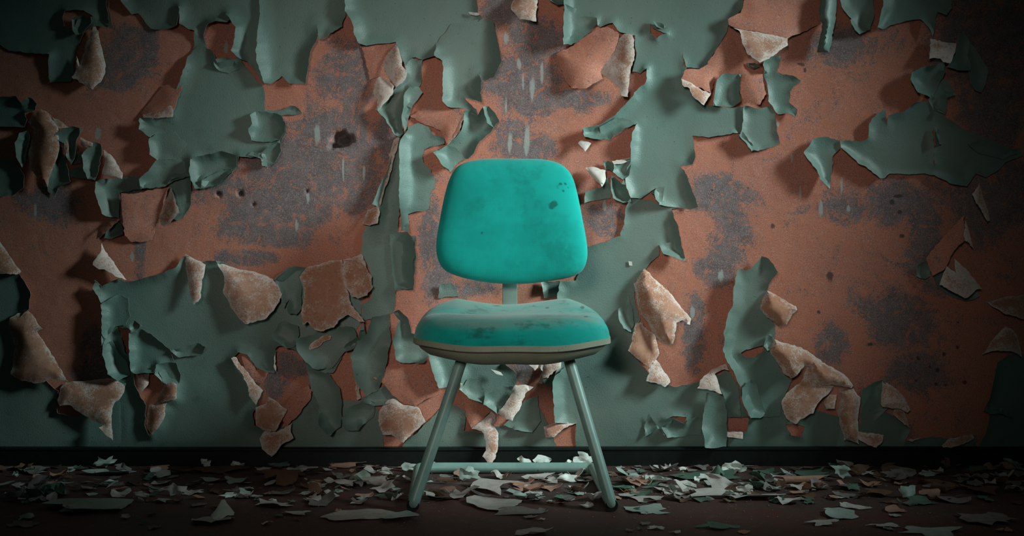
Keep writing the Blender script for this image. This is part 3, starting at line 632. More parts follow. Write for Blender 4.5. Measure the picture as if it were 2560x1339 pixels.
# --- wall seen under the seat
S("1073,880,22 1110,878,4 1149,893,0 1140,930,6 1128,961,10 1099,965,24 1084,925,26", 14, 36, 8)
S("1158,900 1200,890,0 1230,880,0 1290,930 1290,960 1269,994 1245,1030,14 1209,1006,14 1179,994,12 1149,970,14 1155,940", 12, 30, 4)
S("1209,1006,16 1215,980,14 1260,962,4 1285,962,6 1269,994 1245,1031,18", 14, 24, 9)
S("1150,972,8 1170,945,3 1200,940,3 1212,975,3 1208,1004,14 1180,994,16", 12, 20, 8)
Fl("1227,922,20 1252,930,22 1258,938,26 1240,934,26", 1, mats=('edge', 'back', 'edge'))
Fl("969,1000,12 990,997,10 1009,1012,10 1039,1015,14 1051,1024,18 1064,1054,28 1045,1072,26 1034,1080,28 1009,1106,40 1000,1098,38 984,1089,34 957,1086,32 945,1051,22 948,1027,16", 10)
Fl("933,943,12 960,937,8 966,916,6 990,905,5 1040,908,4 1100,970,5 1095,985,10 1060,1000,12 1040,1015,16 1010,1010,10 985,990,14 960,960,12", 3, 'salmon_paint_skin', ('salmon', 'green', 'edge'))
Fl("1227,1027,14 1239,1039,18 1239,1051,18 1231,1060,18 1246,1083,24 1245,1116,32 1240,1140,38 1224,1166,44 1215,1150,44 1206,1140,44 1215,1125,38 1209,1083,30 1203,1077,28 1179,1071,22 1205,1050,12", 5, mats=('backw', 'green', 'edge'))
Fl("1150,975,8 1179,994,5 1221,1018,8 1228,1027,16 1205,1050,12 1178,1070,18 1165,1040,8 1160,1000,6", 3, 'salmon_paint_skin', ('salmon', 'green', 'edge'))
Fl("1245,1033,30 1263,1009,24 1287,961,10 1314,961,10 1334,967,14 1317,979,18 1308,997,20 1299,1024,30 1281,1052,40 1260,1045,38", 8, mats=('backw', 'green', 'edge'))
Fl("1321,910,14 1348,907,14 1345,918,22 1337,926,26", 3, mats=('backw', 'green', 'edge'))
Fl("1352,906,14 1357,906,16 1357,927,22 1353,925,22", 1, mats=('edge', 'back', 'edge'))
Fl("1360,905,14 1405,895,10 1402,920,16 1380,935,20 1358,945,22 1355,960,22 1345,955,14", 5)
S("1357,948 1385,935 1378,962 1372,966 1360,958", 12, 16, 4)
Fl("1358,1066,22 1385,1057,18 1442,1057,14 1412,1069,26 1385,1092,36 1364,1092,34", 8)
S("1140,1010,0 1165,1030,4 1160,1075,8 1205,1080,6 1230,1065,4 1300,1060,3 1340,1000,3 1370,1060,4 1395,1122,0 1000,1122,0 1010,1108,4 1045,1080,4 1065,1055,4 1100,1020,0", 10, 26, 2)
S("1258,1060 1310,1000,3 1345,985,4 1352,1050 1330,1078,8 1310,1075,12", 10, 26, 5)
S("1350,700,4 1400,702,4 1396,740,0 1360,745,0 1356,720", 12, 20, 4)
S("1100,710,6 1130,706,3 1150,740,0 1095,745,0", 10, 18, 3)

# ------------------------------------------------------------------ chair
chair = empty('office_chair', (0, -0.40, 0))
tag(chair, 'teal upholstered office chair on a bent tube sled frame', 'chair')
CO = np.array([0, -0.40, 0])
def add_mesh(name, V, F, mat, parent=chair, sharp=50, attrs=None):
    me = bpy.data.meshes.new(name)
    me.from_pydata([tuple(np.array(v) - CO) for v in V], [], F)
    me.materials.append(M[mat])
    bm = bmesh.new(); bm.from_mesh(me); bmesh.ops.recalc_face_normals(bm, faces=bm.faces); bm.to_mesh(me); bm.free()
    if attrs:
        for k, v in attrs.items():
            a = me.attributes.new(k, 'FLOAT', 'POINT'); a.data.foreach_set('value', np.asarray(v, np.float32))
    return link(name, me, parent, True, sharp)
def catmull(pts, m):
    P = np.array(pts); n = len(P); out = []
    for i in range(n):
        p0, p1, p2, p3 = P[i - 1], P[i], P[(i + 1) % n], P[(i + 2) % n]
        for t in np.linspace(0, 1, 12, endpoint=False):
            out.append(0.5 * (2 * p1 + (p2 - p0) * t + (2 * p0 - 5 * p1 + 4 * p2 - p3) * t * t + (3 * p1 - p0 - 3 * p2 + p3) * t ** 3))
    out = np.array(out); seg = np.r_[0, np.cumsum(np.linalg.norm(np.roll(out, -1, 0) - out, axis=1))]
    s = np.linspace(0, seg[-1], m, endpoint=False); ex = np.vstack([out, out[:1]])
    return np.stack([np.interp(s, seg, ex[:, k]) for k in range(2)], 1)
def loft(rings):
    m = len(rings[0]); V = [p for r in rings for p in r]; F = []
    for k in range(len(rings) - 1):
        for i in range(m):
            j = (i + 1) % m
            F.append((k * m + i, k * m + j, (k + 1) * m + j, (k + 1) * m + i))
    V.append(np.mean(rings[0], 0)); F += [(len(V) - 1, (i + 1) % m, i) for i in range(m)]
    V.append(np.mean(rings[-1], 0)); b = (len(rings) - 1) * m
    F += [(len(V) - 1, b + i, b + (i + 1) % m) for i in range(m)]
    return V, F
# backrest
SB = FPX / (DW - 0.235)
outl = [(1290,393),(1345,394),(1385,400),(1415,416),(1434,444),(1446,490),(1457,550),(1467,612),(1466,650),(1452,678),(1418,694),(1350,705),(1290,709),
        (1225,706),(1160,694),(1115,676),(1096,648),(1091,608),(1099,550),(1110,490),(1123,444),(1142,414),(1175,399),(1225,393)]
ol = catmull([((x - 1280) / SB, HC - (y - PYH) / SB) for x, y in outl], 144)
cc = np.array([0.0, 0.735])
def back_ring(r, side):
    q = cc + (ol - cc) * r
    u = q[:, 0] / 0.215; v = (q[:, 1] - cc[1]) / 0.18
    y = -0.215 + 0.05 * v * 0.6 - 0.018 * u ** 2
    edge = np.sqrt(max(0.0, 1 - r ** 5))
    if side > 0: y = y - 0.034 * edge - 0.006 * (1 - v ** 2) * (1 - u ** 2 * 0.6) * edge
    else: y = y + 0.018 * edge
    return np.stack([q[:, 0], y, q[:, 1]], 1)
rr = np.sin(np.linspace(0.04, math.pi / 2, 30))
rings = [back_ring(r, 1) for r in rr] + [back_ring(r, -1) for r in rr[::-1][1:]]
V, F = loft(rings)
def px_blob(V, spots, sc):
    V = np.array(V); k = FPX / (DW + V[:, 1])
    P = np.stack([1280 + V[:, 0] * k, PYH + (HC - V[:, 2]) * k], 1)
    return sum(a * np.exp(-(((P[:, 0] - x) / rx) ** 2 + ((P[:, 1] - y) / ry) ** 2)) for x, y, rx, ry, a in spots)
sp = [(1402,460,5,4,.8),(1414,460,4,4,.8),(1420,468,4,4,.7),(1395,468,4,4,.6),(1408,476,5,4,.7),(1385,512,14,10,.45),(1384,508,5,4,.6),(1376,519,4,4,.5),(1207,581,5,5,.8),
      (1325,668,9,6,.4),(1362,671,11,7,.42),(1345,655,12,8,.3),(1380,470,30,50,.22),(1375,560,40,60,.22),(1230,600,50,25,.15),(1250,665,30,12,.2),(1280,405,90,10,.12),(1300,629,60,2,.3)]
add_mesh('backrest', V, F, 'fabric', attrs={'stain': px_blob(V, sp, 1)})
# seat cushion
def plan(n=2.4, m=160):
    t = np.linspace(0, 2 * math.pi, m, endpoint=False)
    c, s = np.cos(t), np.sin(t)
    x = np.sign(c) * np.abs(c) ** (2 / n); y = np.sign(s) * np.abs(s) ** (2 / n)
    return np.stack([x, y], 1)
pl = plan()
SX, SY, YC = 0.258, 0.215, -0.40
def seat_top(u, v):
    rear = np.clip(v, 0, 1)
    return 0.480 + 0.070 * rear ** 1.2 + 0.006 * u ** 2 - 0.040 * rear * np.clip(1 - (u / 0.6) ** 2, 0, 1) - 0.014 * np.clip(-v - 0.3, 0, 1) ** 2 + 0.002 * np.sin(u * 5)
def seat_ring(r, low=False):
    u, v = pl[:, 0] * r, pl[:, 1] * r
    zb = 0.407 + 0.012 * np.clip(v, 0, 1) + 0.010 * u ** 2
    zt = seat_top(u, v)
    z = zb + (zt - zb) * (1 - r ** 10) ** 0.5 if not low else zb - 0.006 * (1 - r)
    x = u * SX * (1.0 + 0.0 * v); y = YC + v * SY
    return np.stack([x + 0.0 * z, y, z], 1)
rr = np.sin(np.linspace(0.03, math.pi / 2, 46))
V, F = loft([seat_ring(r) for r in rr] + [seat_ring(r, True) for r in (0.97, 0.8, 0.4)])
sp = [(1456,768,6,4,1.),(1368,769,6,3,.9),(1400,778,5,3,.7),(1420,759,5,2,.7),(1335,764,5,2,.7),(1465,791,8,3,.8),(1242,764,14,2,.8),(1190,835,40,16,.4),(1230,820,40,14,.35),(1400,840,40,14,.35),(1250,845,120,8,.3)]
add_mesh('seat_cushion', V, F, 'seat', attrs={'stain': px_blob(V, sp, 1)})
# shell under the cushion
def shell_ring(sc, z, dz=0.0, nar=1.0):
    u, v = pl[:, 0] * sc, pl[:, 1] * sc
    wob = 0.0016 * np.sin(np.arctan2(v, u) * 7)
    lift = 0.010 * u ** 2
    return np.stack([u * SX * nar, YC + v * SY, z - 0.002 + dz * np.clip(v, 0, 1) + wob + lift], 1)
V, F = loft([shell_ring(0.985, .418, .012), shell_ring(1.006, .415, .012), shell_ring(1.010, .402, .01), shell_ring(0.99, .399, .01), shell_ring(0.96, .398, .008)])
add_mesh('shell_rim', V, F, 'shell', sharp=35)
V, F = loft([shell_ring(0.97, .400, .008), shell_ring(0.95, .389, .006, .985), shell_ring(0.90, .375, .004, .95), shell_ring(0.80, .366, 0, .88), shell_ring(0.58, .362, 0, .88), shell_ring(0.3, .364)])
add_mesh('seat_shell', V, F, 'shell', sharp=60)
# sweep helper
def sweep(path, prof_fn, caps=True, up=(0, 1, 0)):
    P = np.array(path, float); n = len(P); rings = []
    prev = None
    for i in range(n):
        t = P[min(i + 1, n - 1)] - P[max(i - 1, 0)]; t /= np.linalg.norm(t)
        a = np.array(up, float) if prev is None else prev
        a = a - t * a.dot(t)
        if np.linalg.norm(a) < 1e-4: a = np.array([1.0, 0, 0]) - t * t[0]
        a /= np.linalg.norm(a); prev = a
        b = np.cross(t, a)
        rings.append(np.array([P[i] + a * q[0] + b * q[1] for q in prof_fn(i / (n - 1))]))
    return loft(rings)
def circ(r, m=20):
    return [(r * math.cos(k * 2 * math.pi / m), r * math.sin(k * 2 * math.pi / m)) for k in range(m)]
def bez(pts, n=10):
    """polyline with rounded corners: list of (point, radius)"""
    out = [np.array(pts[0][0], float)]
    for i in range(1, len(pts) - 1):
        p, r = np.array(pts[i][0], float), pts[i][1]
        a, b = np.array(pts[i - 1][0], float) - p, np.array(pts[i + 1][0], float) - p
        ra = min(r, np.linalg.norm(a) * 0.45, np.linalg.norm(b) * 0.45)
        s, e = p + a / np.linalg.norm(a) * ra, p + b / np.linalg.norm(b) * ra
        for t in np.linspace(0, 1, n): out.append(s * (1 - t) ** 2 + p * 2 * t * (1 - t) + e * t * t)
    out.append(np.array(pts[-1][0], float))
    return out
# back post: a flat steel bar from under the seat up behind the backrest
bar = [(-0.020, -0.004), (0.020, -0.004), (0.0215, 0.0), (0.020, 0.005), (-0.020, 0.005), (-0.0215, 0.0)]
path = bez([((-0.006, -0.36, .372), 0), ((-0.006, -0.165, .372), 0.05), ((-0.006, -0.158, .70), 0)], 12)
V, F = sweep(path, lambda t: bar, up=(1, 0, 0)); add_mesh('back_post', V, F, 'metal', sharp=40)
# bracket plate behind the backrest
bq = [(-0.05, -0.003), (0.05, -0.003), (0.05, 0.003), (-0.05, 0.003)]
V, F = sweep([(-0.006, -0.165, .66), (-0.006, -0.16, .71), (-0.006, -0.152, .76)], lambda t: bq, up=(1, 0, 0)); add_mesh('back_bracket', V, F, 'metal', sharp=30)
# sled frame of bent tube
R = 0.0148
LT, RT = np.array((-0.128, -0.47, .372)), np.array((0.146, -0.47, .372))
LF, RF = np.array((-0.247, -0.575, R + .001)), np.array((0.248, -0.575, R + .001))
LB, RB = np.array((-0.272, -0.125, R + .001)), np.array((0.236, -0.125, R + .001))
for t, f, b in ((LT, LF, LB), (RT, RF, RB)):
    d = (b - f) / np.linalg.norm(b - f)
    u = (t - f) / np.linalg.norm(t - f)
    V, F = sweep(bez([(t, 0), (f, 0.03), (f + d * 0.035, 0)], 10), lambda q: circ(R, 24), up=(0, 0, 1)); add_mesh('leg', V, F, 'metal', sharp=60)
    V, F = sweep([f + d * 0.033, f + d * 0.2, b - d * 0.02], lambda q: circ(R * 0.985, 24), up=(0, 0, 1)); add_mesh('runner', V, F, 'metal', sharp=60)
    V, F = sweep([t + u * 0.004, t - u * 0.006], lambda q: circ(R * 1.18, 24), up=(1, 0, 0)); add_mesh('leg_socket', V, F, 'metal', sharp=40)
    V, F = sweep([f + np.array((0, 0, 0.0)) - d * 0.006 + u * 0.0, f + d * 0.03], lambda q: circ(R * 1.07, 20), up=(0, 0, 1))
    add_mesh('foot_cap', V, F, 'rubber', sharp=40)
dl = (LB - LF) / np.linalg.norm(LB - LF); dr = (RB - RF) / np.linalg.norm(RB - RF)
V, F = sweep(bez([(LB - dl * 0.05, 0), (LB, 0.045), (RB, 0.045), (RB - dr * 0.05, 0)], 10), lambda q: circ(R, 24), up=(0, 0, 1))
add_mesh('crossbar', V, F, 'metal', sharp=60)

# ------------------------------------------------------------------ paint flakes on the floor
def fscale(py): return FPX / (FPX * HC / (py - PYH))      # photo pixels per metre at this floor row
cid = [0]
def outline_rand(r, n, spiky):
    a = np.sort(np.linspace(0, 2 * math.pi, n, endpoint=False) + r.uniform(-0.3, 0.3, n) * 2 * math.pi / n)
    rad = 1 + r.uniform(-spiky, spiky * 0.6, n)
    return [(math.cos(t) * q, math.sin(t) * q) for t, q in zip(a, rad)]
def flake_mesh(name, kind, w, d, h, mat, r, back=None):
    """local mesh: x width, y depth, z up, resting on z=0"""
    ol = outline_rand(r, int(r.integers(9, 17)), 0.5)
    A = np.array(ol); A /= np.abs(A).max(0)
    pts = [(x * 50, y * 50) for x, y in A]
    V, F, a, b = triangulate(densify(pts, 11, 1.6, r), [], 12.0, r)
    U = V / 50.0; dist = segdist(V, a, b).min(1) / 50.0
    nz = vnoise(V + r.uniform(0, 900), 26, int(r.integers(9999))); n2 = vnoise(V + r.uniform(0, 900), 50, int(r.integers(9999)))
    if kind == 'flat':
        x, y = U[:, 0] * w / 2, U[:, 1] * d / 2
        z = 1.9 * h * (np.clip(1 - dist / 0.55, 0, 1) ** 1.4) * np.clip(0.4 + n2, 0, 1) + 0.0025 * (nz + 1)
    elif kind == 'curl':            # edges rolled up on both sides of an axis
        ax = r.uniform(-0.5, 0.5)
        q = U[:, 0] * math.cos(ax) + U[:, 1] * math.sin(ax)
        x, y = U[:, 0] * w / 2 * (1 - 0.12 * np.abs(q)), U[:, 1] * d / 2
        z = h * np.abs(q) ** 2.0 * (0.7 + 0.5 * np.sign(q) * r.uniform(-1, 1)) + 0.003 * (nz + 1)
    elif kind == 'arch':            # convex, standing on its edges
        q = U[:, 1] * 0.9 + U[:, 0] * r.uniform(-0.3, 0.3)
        x, y = U[:, 0] * w / 2, U[:, 1] * d / 2
        z = h * np.clip(1 - q ** 2, 0, 1) + 0.003 * (nz + 1)
    elif kind == 'tube':            # rolled up like a cigar along x
        th = (U[:, 1]) * math.radians(150)
        rad = h / 2 * (1 + 0.10 * U[:, 0])
        x = U[:, 0] * w / 2; y = rad * np.sin(th); z = rad * (1 + np.cos(th)) + 0.0015 * nz
    elif kind == 'tent':            # a sharp peak
        q = np.clip(1 - np.hypot(U[:, 0] - 0.15, U[:, 1] - 0.1), 0, 1)
        x, y = U[:, 0] * w / 2, U[:, 1] * d / 2
        z = h * q ** 1.25 * 1.1 + 0.003 * (nz + 1)
    else:                           # 'stand': crumpled, leaning upright
        x = U[:, 0] * w / 2
        up = (U[:, 1] + 1) / 2
        y = up * h * 0.45 + 0.30 * h * nz + 0.22 * h * np.abs(U[:, 0]) * n2
        z = up * h * 0.92 * (1 + 0.12 * n2)
    z = z - z.min() + 0.0009
    V3 = np.stack([x, y, z], 1)
    n = len(V3)
    e1 = V3[F[:, 1]] - V3[F[:, 0]]; e2 = V3[F[:, 2]] - V3[F[:, 0]]; fn = np.cross(e1, e2)
    vn = np.zeros_like(V3)
    for k in range(3): np.add.at(vn, F[:, k], fn)
    vn /= np.linalg.norm(vn, axis=1)[:, None] + 1e-9
    bk = V3 - vn * 0.0008
    ed = {}
    for t in F:
        for p, q in ((t[0], t[1]), (t[1], t[2]), (t[2], t[0])): ed[(p, q)] = 1
    rim = [(p, q) for (p, q) in ed if (q, p) not in ed]
    faces = [tuple(int(i) for i in t) for t in F] + [tuple(int(i) + n for i in t[::-1]) for t in F] + [(int(q), int(p), int(p) + n, int(q) + n) for p, q in rim]
    me = bpy.data.meshes.new(name); me.from_pydata(np.vstack([V3, bk]).tolist(), [], faces)
    me.materials.append(M[mat]); me.materials.append(M[back or mat])
    me.polygons.foreach_set('material_index', [0] * len(F) + [1] * len(F) + [0] * len(rim)); me.update()
    return me
PLACED = []
def flake(px, py, wpx, dpx, hpx, kind, mat, label, rot=None, group=None, zoff=0.0, back=None, name='paint_flake'):
    """px,py: where its middle touches the floor in the photo; wpx,dpx: seen width and depth; hpx: seen height"""
    cid[0] += 1; r = np.random.default_rng(7000 + cid[0])
    x, y = at_floor(px, py); k = fscale(py)
    y = min(y, -0.045)
    y1 = at_floor(px, py - dpx / 2)[1]; y0 = at_floor(px, py + dpx / 2)[1]
    dep = min(max(y1 - y0, 0.01), 0.22) if kind not in ('stand', 'tube') else 0.05
    y = min(y, -0.03 - dep / 2)
    PLACED.append((x, y, wpx / k / 2, dep / 2, kind))
    me = flake_mesh(name, kind, wpx / k, dep, hpx / k, mat, r, back)
    o = link(name, me, None, True, 50)
    o.location = (x, y, zoff)
    o.rotation_euler = (0, 0, math.radians(rot if rot is not None else r.uniform(-8, 8)))
    return tag(o, label, 'paint flake', group)
FL = [
 # left of the chair
 (268,1166,60,14,30,'stand','teal','pale flake standing against the skirting, leftmost of the upright ones'),
 (275,1183,140,14,5,'flat','teal','long flat flake below the leftmost upright flake by the skirting'),
 (172,1180,30,10,14,'stand','teal','small upright flake left of the leftmost tall flake by the skirting'),
 (92,1180,66,16,5,'flat','grey','grey flat flake near the skirting at the far left'),
 (100,1196,50,10,4,'flat','pink','dull pink flake in front of the grey one at the far left'),
 (35,1192,20,8,16,'stand','teal','tiny upright flake at the left edge of the floor'),
 (524,1162,32,10,24,'stand','white','small spiky white flake upright before the skirting, left part'),
 (540,1172,180,24,10,'arch','brown','broad brown slab of paint under the small spiky white flake'),
 (600,1164,36,8,8,'flat','white','thin white crumb row at the right end of the brown slab'),
 (430,1240,70,16,34,'stand','pale','pale ragged flake standing mid floor between the brown slab and tent flake'),
 (350,1244,42,12,16,'stand','pale','low rounded pale flake left of the ragged standing flake'),
 (480,1232,60,12,5,'flat','pale','flat pale flake right of the ragged standing flake'),
 (215,1268,210,34,8,'flat','teal','large flat green-grey sheet at the left of the floor'),
 (168,1278,46,12,16,'tent','teal','small peaked flake on the large flat sheet at left'),
 (66,1294,40,12,12,'tent','teal','small peaked flake in the dark lower left corner'),
 (60,1312,84,14,4,'flat','grey','flat grey flake in the dark lower left corner'),
 (552,1292,66,20,46,'tent','white','white pointed flake rising like a tent, left foreground'),
 (538,1303,122,20,4,'flat','pale','bright flat flake under the white tent-shaped one'),
 (312,1294,28,8,3,'flat','pale','little pale chip in front of the large flat sheet at left'),
 (280,1212,110,12,4,'flat','grey','thin grey strip behind the large flat sheet at left'),
 (140,1210,84,10,5,'flat','teal','narrow pale strip lying at the far left, behind the large sheet'),
 (600,1228,80,10,5,'flat','pale','pale strip lying right of the tent flake, further back'),
 # between left and chair
 (866,1168,100,14,14,'tube','pink','long pale rolled flake along the skirting left of the chair'),
 (705,1202,112,26,32,'arch','brown','brown curled leaf of paint left of the chair, dark hollow beneath'),
 (935,1212,74,16,22,'tube','pale','pale rolled flake left of the chair leg'),
 (905,1216,40,12,16,'arch','grey','grey flake curled beside the pale roll left of the chair'),
 (800,1256,86,22,20,'curl','grey','grey-brown folded flake in front of the brown curled leaf'),
 (680,1262,110,18,8,'flat','pale','pale flat flake left of the grey-brown folded one'),
 (682,1254,24,8,8,'stand','white','tiny bright chip on the pale flat flake left of the folded one'),
 (895,1256,54,16,12,'curl','pale','upturned pale flake between the folded one and the chair foot'),
 (890,1288,200,28,5,'flat','pale','large flat pale sheet left of the chair foot'),
 (1000,1295,100,20,6,'flat','teal','bright jagged flake at the left foot of the chair'),
 (740,1284,74,8,3,'flat','pale','thin sliver left of the large flat sheet near the chair foot'),
 (1030,1178,58,14,24,'stand','teal','pale green flake propped behind the left chair leg'),
 (1100,1166,44,10,8,'flat','pink','pinkish flake behind the crossbar near the left leg'),
 (930,1180,46,10,5,'flat','pale','pale sliver behind the pale roll left of the chair'),
 (705,1235,70,14,8,'curl','grey','grey flake in front of the brown curled leaf, at its left'),
 # under the chair
 (1170,1203,62,16,34,'stand','teal','pale green curl leaning against the crossbar, left half'),
 (1118,1208,62,10,14,'tube','brown','brown rolled flake under the chair by the left runner'),
 (1130,1240,150,34,10,'flat','pale','wide pale sheet under the chair beside the left leg'),
 (1235,1222,150,30,26,'arch','pale','big arched pale sheet under the chair with a dark hollow'),
 (1225,1262,180,34,14,'curl','pale','large torn pale sheet under the chair, nearest the viewer'),
 (1285,1283,150,16,5,'flat','grey','flat grey sheet in front of the large torn one under the chair'),
 (1311,1164,40,10,32,'stand','white','left of two white crumples behind the crossbar'),
 (1354,1164,52,10,36,'stand','white','right of two white crumples behind the crossbar'),
 (1424,1164,26,8,22,'stand','white','thin white sliver standing left of the white lump at the right leg'),
 (1464,1168,62,12,42,'stand','white','large white crumpled lump behind the right chair leg'),
 (1345,1198,86,14,16,'tube','pale','pale rolled flake in front of the crossbar'),
 (1420,1206,56,14,28,'stand','white','white rounded flake in front of the crossbar, right half'),
 (1305,1212,70,14,8,'curl','pink','pinkish flake under the middle of the crossbar'),
 (1325,1228,84,12,8,'flat','pink','pink strip in front of the pinkish flake under the crossbar'),
 (1320,1246,90,14,8,'flat','teal','pale green strip in front of the pink strip under the chair'),
 (1408,1246,56,20,5,'flat','dgreen','smooth green oval flake left of the right chair foot'),
 (1445,1222,60,10,14,'curl','pale','narrow upturned flake between crossbar and green oval flake'),
 (1470,1266,50,14,4,'flat','pale','pale flat flake just left of the right chair foot'),
 # right of the chair
 (1582,1206,100,30,32,'curl','pink','salmon pink leaf of paint right of the right chair leg'),
 (1552,1170,24,8,8,'stand','teal','tiny upright flake by the skirting right of the chair leg'),
 (1672,1178,38,10,18,'stand','pale','pale flake upright by the skirting, right of the pink leaf'),
 (1708,1176,26,8,10,'stand','white','small white flake by the skirting beside the pale upright one'),
 (1770,1192,210,24,12,'curl','dgreen','long dark green sheet near the skirting right of the chair'),
 (1793,1190,46,14,30,'tent','dgreen','green peak rising from the long dark green sheet'),
 (1836,1182,64,12,30,'stand','white','white crumpled lump by the skirting right of the chair'),
 (1746,1206,22,8,18,'stand','white','small white block in front of the long dark green sheet'),
 (1800,1228,90,20,44,'stand','pale','pale triangular flake standing right of the chair'),
 (1690,1226,120,24,14,'curl','pale','grey curled flake left of the pale triangular standing flake'),
 (1622,1248,124,20,12,'curl','pale','pale boat-shaped flake right of the right chair foot'),
 (1840,1243,250,22,8,'flat','pale','long pale sheet in front of the triangular standing flake'),
 (1866,1236,48,12,26,'stand','pale','white flap standing on the long pale sheet'),
 (1612,1276,120,26,4,'flat','teal','flat pale green flake touching the right chair foot'),
 (1342,1332,110,22,6,'flat','pale','torn pale flake at the bottom edge, before the chair'),
 (1795,1318,120,14,3,'flat','dgreen','dark green sliver in the foreground right of the chair'),
 (1640,1321,50,6,3,'flat','pale','thin pale chip in the foreground, left of the dark green sliver'),
 (1690,1332,36,5,3,'flat','pale','tiny pale chip at the bottom edge below the dark green sliver'),
 (1325,1294,44,8,3,'flat','grey','small grey chip in front of the chair'),
 (1560,1222,70,14,6,'flat','dgreen','green sliver in front of the salmon pink leaf'),
 (1650,1205,60,12,6,'flat','pale','pale flake right of the salmon pink leaf'),
 # far right
 (2020,1184,116,26,10,'curl','dgreen','teal sheet with a ragged white rim near the skirting, right side'),
 (2108,1196,54,16,36,'stand','teal','bright teal flake standing right of the ragged teal sheet'),
 (2000,1206,150,14,18,'tube','pink','long salmon roll in front of the ragged teal sheet'),
 (2152,1190,64,18,38,'stand','brown','brown crumpled flake standing near the skirting at right'),
 (2250,1196,96,24,34,'stand','grey','grey ragged sheet leaning behind the pale curl at right'),
 (2275,1246,54,18,34,'stand','teal','pale blue-green curl in the heap at the right'),
 (2325,1246,62,16,24,'tube','pink','pink-brown roll beside the pale blue-green curl'),
 (2352,1228,80,16,20,'tube','brown','brown slanting roll behind the pink-brown roll at right', -35),
 (2300,1258,92,16,6,'flat','dgreen','green flat flake under the pale blue-green curl'),
 (2385,1252,92,20,14,'curl','grey','grey curled flake at the right end of the heap'),
 (2368,1172,24,8,28,'stand','brown','small brown flake standing against the skirting at right'),
 (2455,1228,100,20,12,'curl','brown','brown flake in the dark at the far right'),
 (2108,1288,96,26,5,'flat','teal','jagged pale teal star-shaped flake in the right foreground'),
 (2140,1270,90,10,10,'curl','pale','pale slanting strip behind the jagged star-shaped flake'),
 (2240,1276,62,16,4,'flat','pink','pink diamond-shaped flake in the right foreground'),
 (1982,1256,92,16,8,'flat','pale','white layered flake in front of the long salmon roll'),
 (2058,1310,98,10,4,'flat','pale','long lens-shaped flake in the right foreground'),
 (2215,1314,110,10,3,'flat','pale','mottled strip right of the lens-shaped flake'),
 (2330,1328,190,26,4,'flat','teal','broad mottled patch of flake at the lower right'),
 (2470,1300,150,34,5,'flat','grey','big grey flat sheet in the dark lower right corner'),
 (2105,1238,70,16,12,'curl','grey','grey-pink crumpled flake left of the heap at right'),
 (2190,1236,80,16,12,'arch','brown','brown arched flake left of the pale blue-green curl'),
 (2110,1216,50,12,8,'flat','pink','pink flat flake in front of the bright teal standing flake'),
 (2430,1196,90,16,8,'flat','grey','grey flat sheet near the skirting at the far right'),
 (2520,1182,80,12,6,'flat','grey','grey flake by the skirting at the right edge'),
 (1950,1196,60,14,14,'curl','pale','pale curled flake left end of the long salmon roll'),
 (1908,1200,50,14,18,'curl','grey','grey upturned flake between the white lump and long salmon roll'),
 (2000,1232,60,10,5,'flat','pink','small salmon flake in front of the long salmon roll'),
]
for f in FL:
    flake(*f[:8], rot=f[8] if len(f) > 8 else None)
# scattered small flakes: told apart only by colour, shape and stretch of floor
ZN = [(10, 620, 'left part of the floor', 50), (640, 1010, 'floor just left of the chair', 32), (1040, 1520, 'floor under the chair', 30),
      (1560, 1920, 'floor just right of the chair', 40), (1930, 2550, 'right part of the floor', 48)]
mats = ['pale', 'pale', 'grey', 'teal', 'dgreen', 'pink', 'grey', 'brown', 'white']
WORD = {'pale': 'pale', 'grey': 'grey', 'teal': 'pale green', 'dgreen': 'green', 'pink': 'pink', 'brown': 'brown', 'white': 'white'}
SHAPE = {'flat': 'flat', 'curl': 'upcurled', 'stand': 'upright', 'arch': 'arched'}
PLACED += [(-0.262, -0.35, 0.035, 0.27, 'frame'), (0.243, -0.35, 0.035, 0.27, 'frame'), (-0.018, -0.125, 0.29, 0.03, 'frame')]
for x0, x1, where, nn in ZN:
    r = np.random.default_rng(int(x0))
    for i in range(nn):
        x = r.uniform(x0, x1)
        y = 1168 + 92 * r.beta(1.1, 1.4) if i < nn * 0.82 else r.uniform(1255, 1334)
        for _ in range(30):      # keep clear of the rolled and standing flakes already there
            fx, fy = at_floor(x, y)
            if not any(abs(fx - q[0]) < q[2] + 0.03 and abs(fy - q[1]) < q[3] + 0.03 for q in PLACED if q[4] != 'flat' or q[2] > 0.1): break
            x = r.uniform(x0, x1); y = 1168 + 92 * r.beta(1.1, 1.4)
        big = r.uniform(0.5, 1.1) if y < 1250 else r.uniform(0.3, 0.7)
        kind = str(r.choice(['flat', 'flat', 'curl', 'curl', 'stand', 'arch'])) if y < 1250 else 'flat'
        m = str(r.choice(mats[:8] if kind != 'stand' else mats))
        lab = 'small %s %s paint flake on the %s' % (SHAPE[kind], WORD[m], where)
        flake(x, y, 62 * big, 14 * big, (12 if kind != 'stand' else 16) * big * (1 if y < 1250 else 0.3), kind, m,
              lab, rot=r.uniform(-25, 25), group=lab.replace('paint flake', 'flakes'))
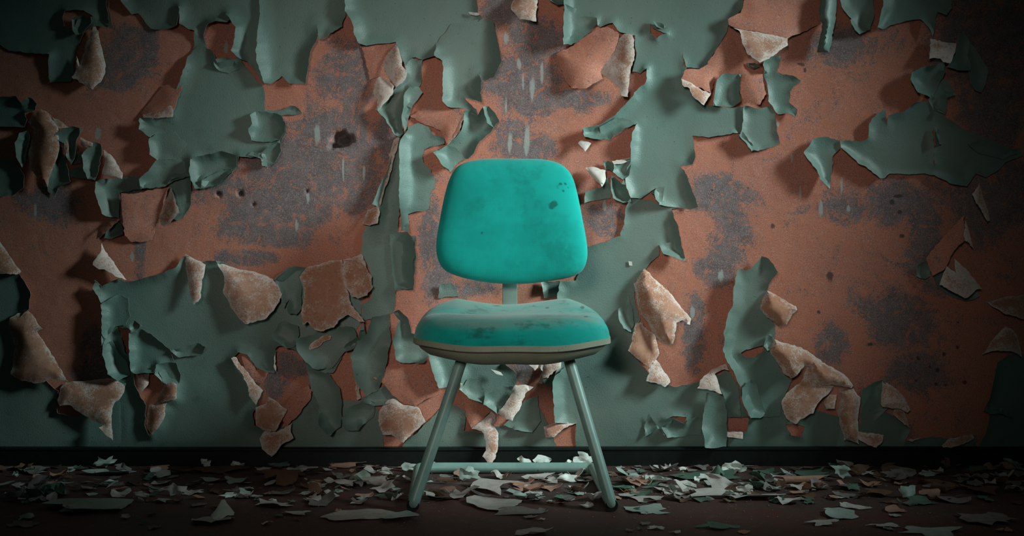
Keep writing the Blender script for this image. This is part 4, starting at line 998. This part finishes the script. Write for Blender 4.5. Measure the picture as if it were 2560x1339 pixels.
# shards and crumbs nobody could count: one part of the floor each
def shards():
    r = np.random.default_rng(15); V, F, mi = [], [], []
    keys = ['pale', 'grey', 'teal', 'pink', 'brown', 'dgreen']
    for i in range(380):
        px = r.uniform(-150, 2710); py = 1163 + 92 * r.beta(1.0, 1.25)
        x, y = at_floor(px, py); sx = r.uniform(0.004, 0.03); sy = sx * r.uniform(0.4, 1.0); a = r.uniform(0, 6.28)
        y = min(y, -0.03 - sx)
        n = int(r.integers(4, 8)); b = len(V); tilt = r.normal(0, 0.22, 2); z0 = r.uniform(0.001, 0.006)
        for k in range(n):
            q = k * 2 * math.pi / n + r.uniform(-0.3, 0.3); rad = r.uniform(0.5, 1.2)
            u, v = rad * sx * math.cos(q), rad * sy * math.sin(q)
            xx, yy = u * math.cos(a) - v * math.sin(a), u * math.sin(a) + v * math.cos(a)
            V.append((x + xx, y + yy, max(0.0006, z0 + tilt[0] * xx + tilt[1] * yy + r.uniform(0, 0.15) * sx)))
        V.append((x, y, max(0.0006, z0)))
        F += [(b + k, b + (k + 1) % n, b + n) for k in range(n)]; mi += [int(r.choice(6, p=[.14, .30, .08, .12, .26, .10]))] * n
    me = bpy.data.meshes.new('paint_shards'); me.from_pydata(V, [], F)
    for k in keys: me.materials.append(M[k])
    me.polygons.foreach_set('material_index', mi)
    o = link('paint_shards', me, floor, False); o['kind'] = 'stuff'; o['label'] = 'tiny broken paint shards littering the floor along the wall'
shards()
def crumbs():
    r = np.random.default_rng(5); V, F = [], []
    for i in range(1100):
        px = r.uniform(-100, 2660); py = 1164 + 176 * r.beta(1.0, 1.3)
        x, y = at_floor(px, py); s = r.uniform(0.0008, 0.0028); a = r.uniform(0, 6.28)
        if y > -0.028: continue
        b = len(V)
        for k in range(4):
            q = a + k * math.pi / 2 + r.uniform(-0.4, 0.4); rad = s * r.uniform(0.6, 1.4)
            V.append((x + rad * math.cos(q), y + rad * math.sin(q), 0.0006 + r.uniform(0, 0.0012)))
        V.append((x, y, 0.0012 + s * 0.35))
        F += [(b + k, b + (k + 1) % 4, b + 4) for k in range(4)] + [(b + 3, b + 2, b + 1, b)]
    me = bpy.data.meshes.new('paint_crumbs'); me.from_pydata(V, [], F); me.materials.append(M['grey'])
    o = link('paint_crumbs', me, floor, False); o['kind'] = 'stuff'; o['label'] = 'fine grey paint crumbs strewn over the floor'
crumbs()
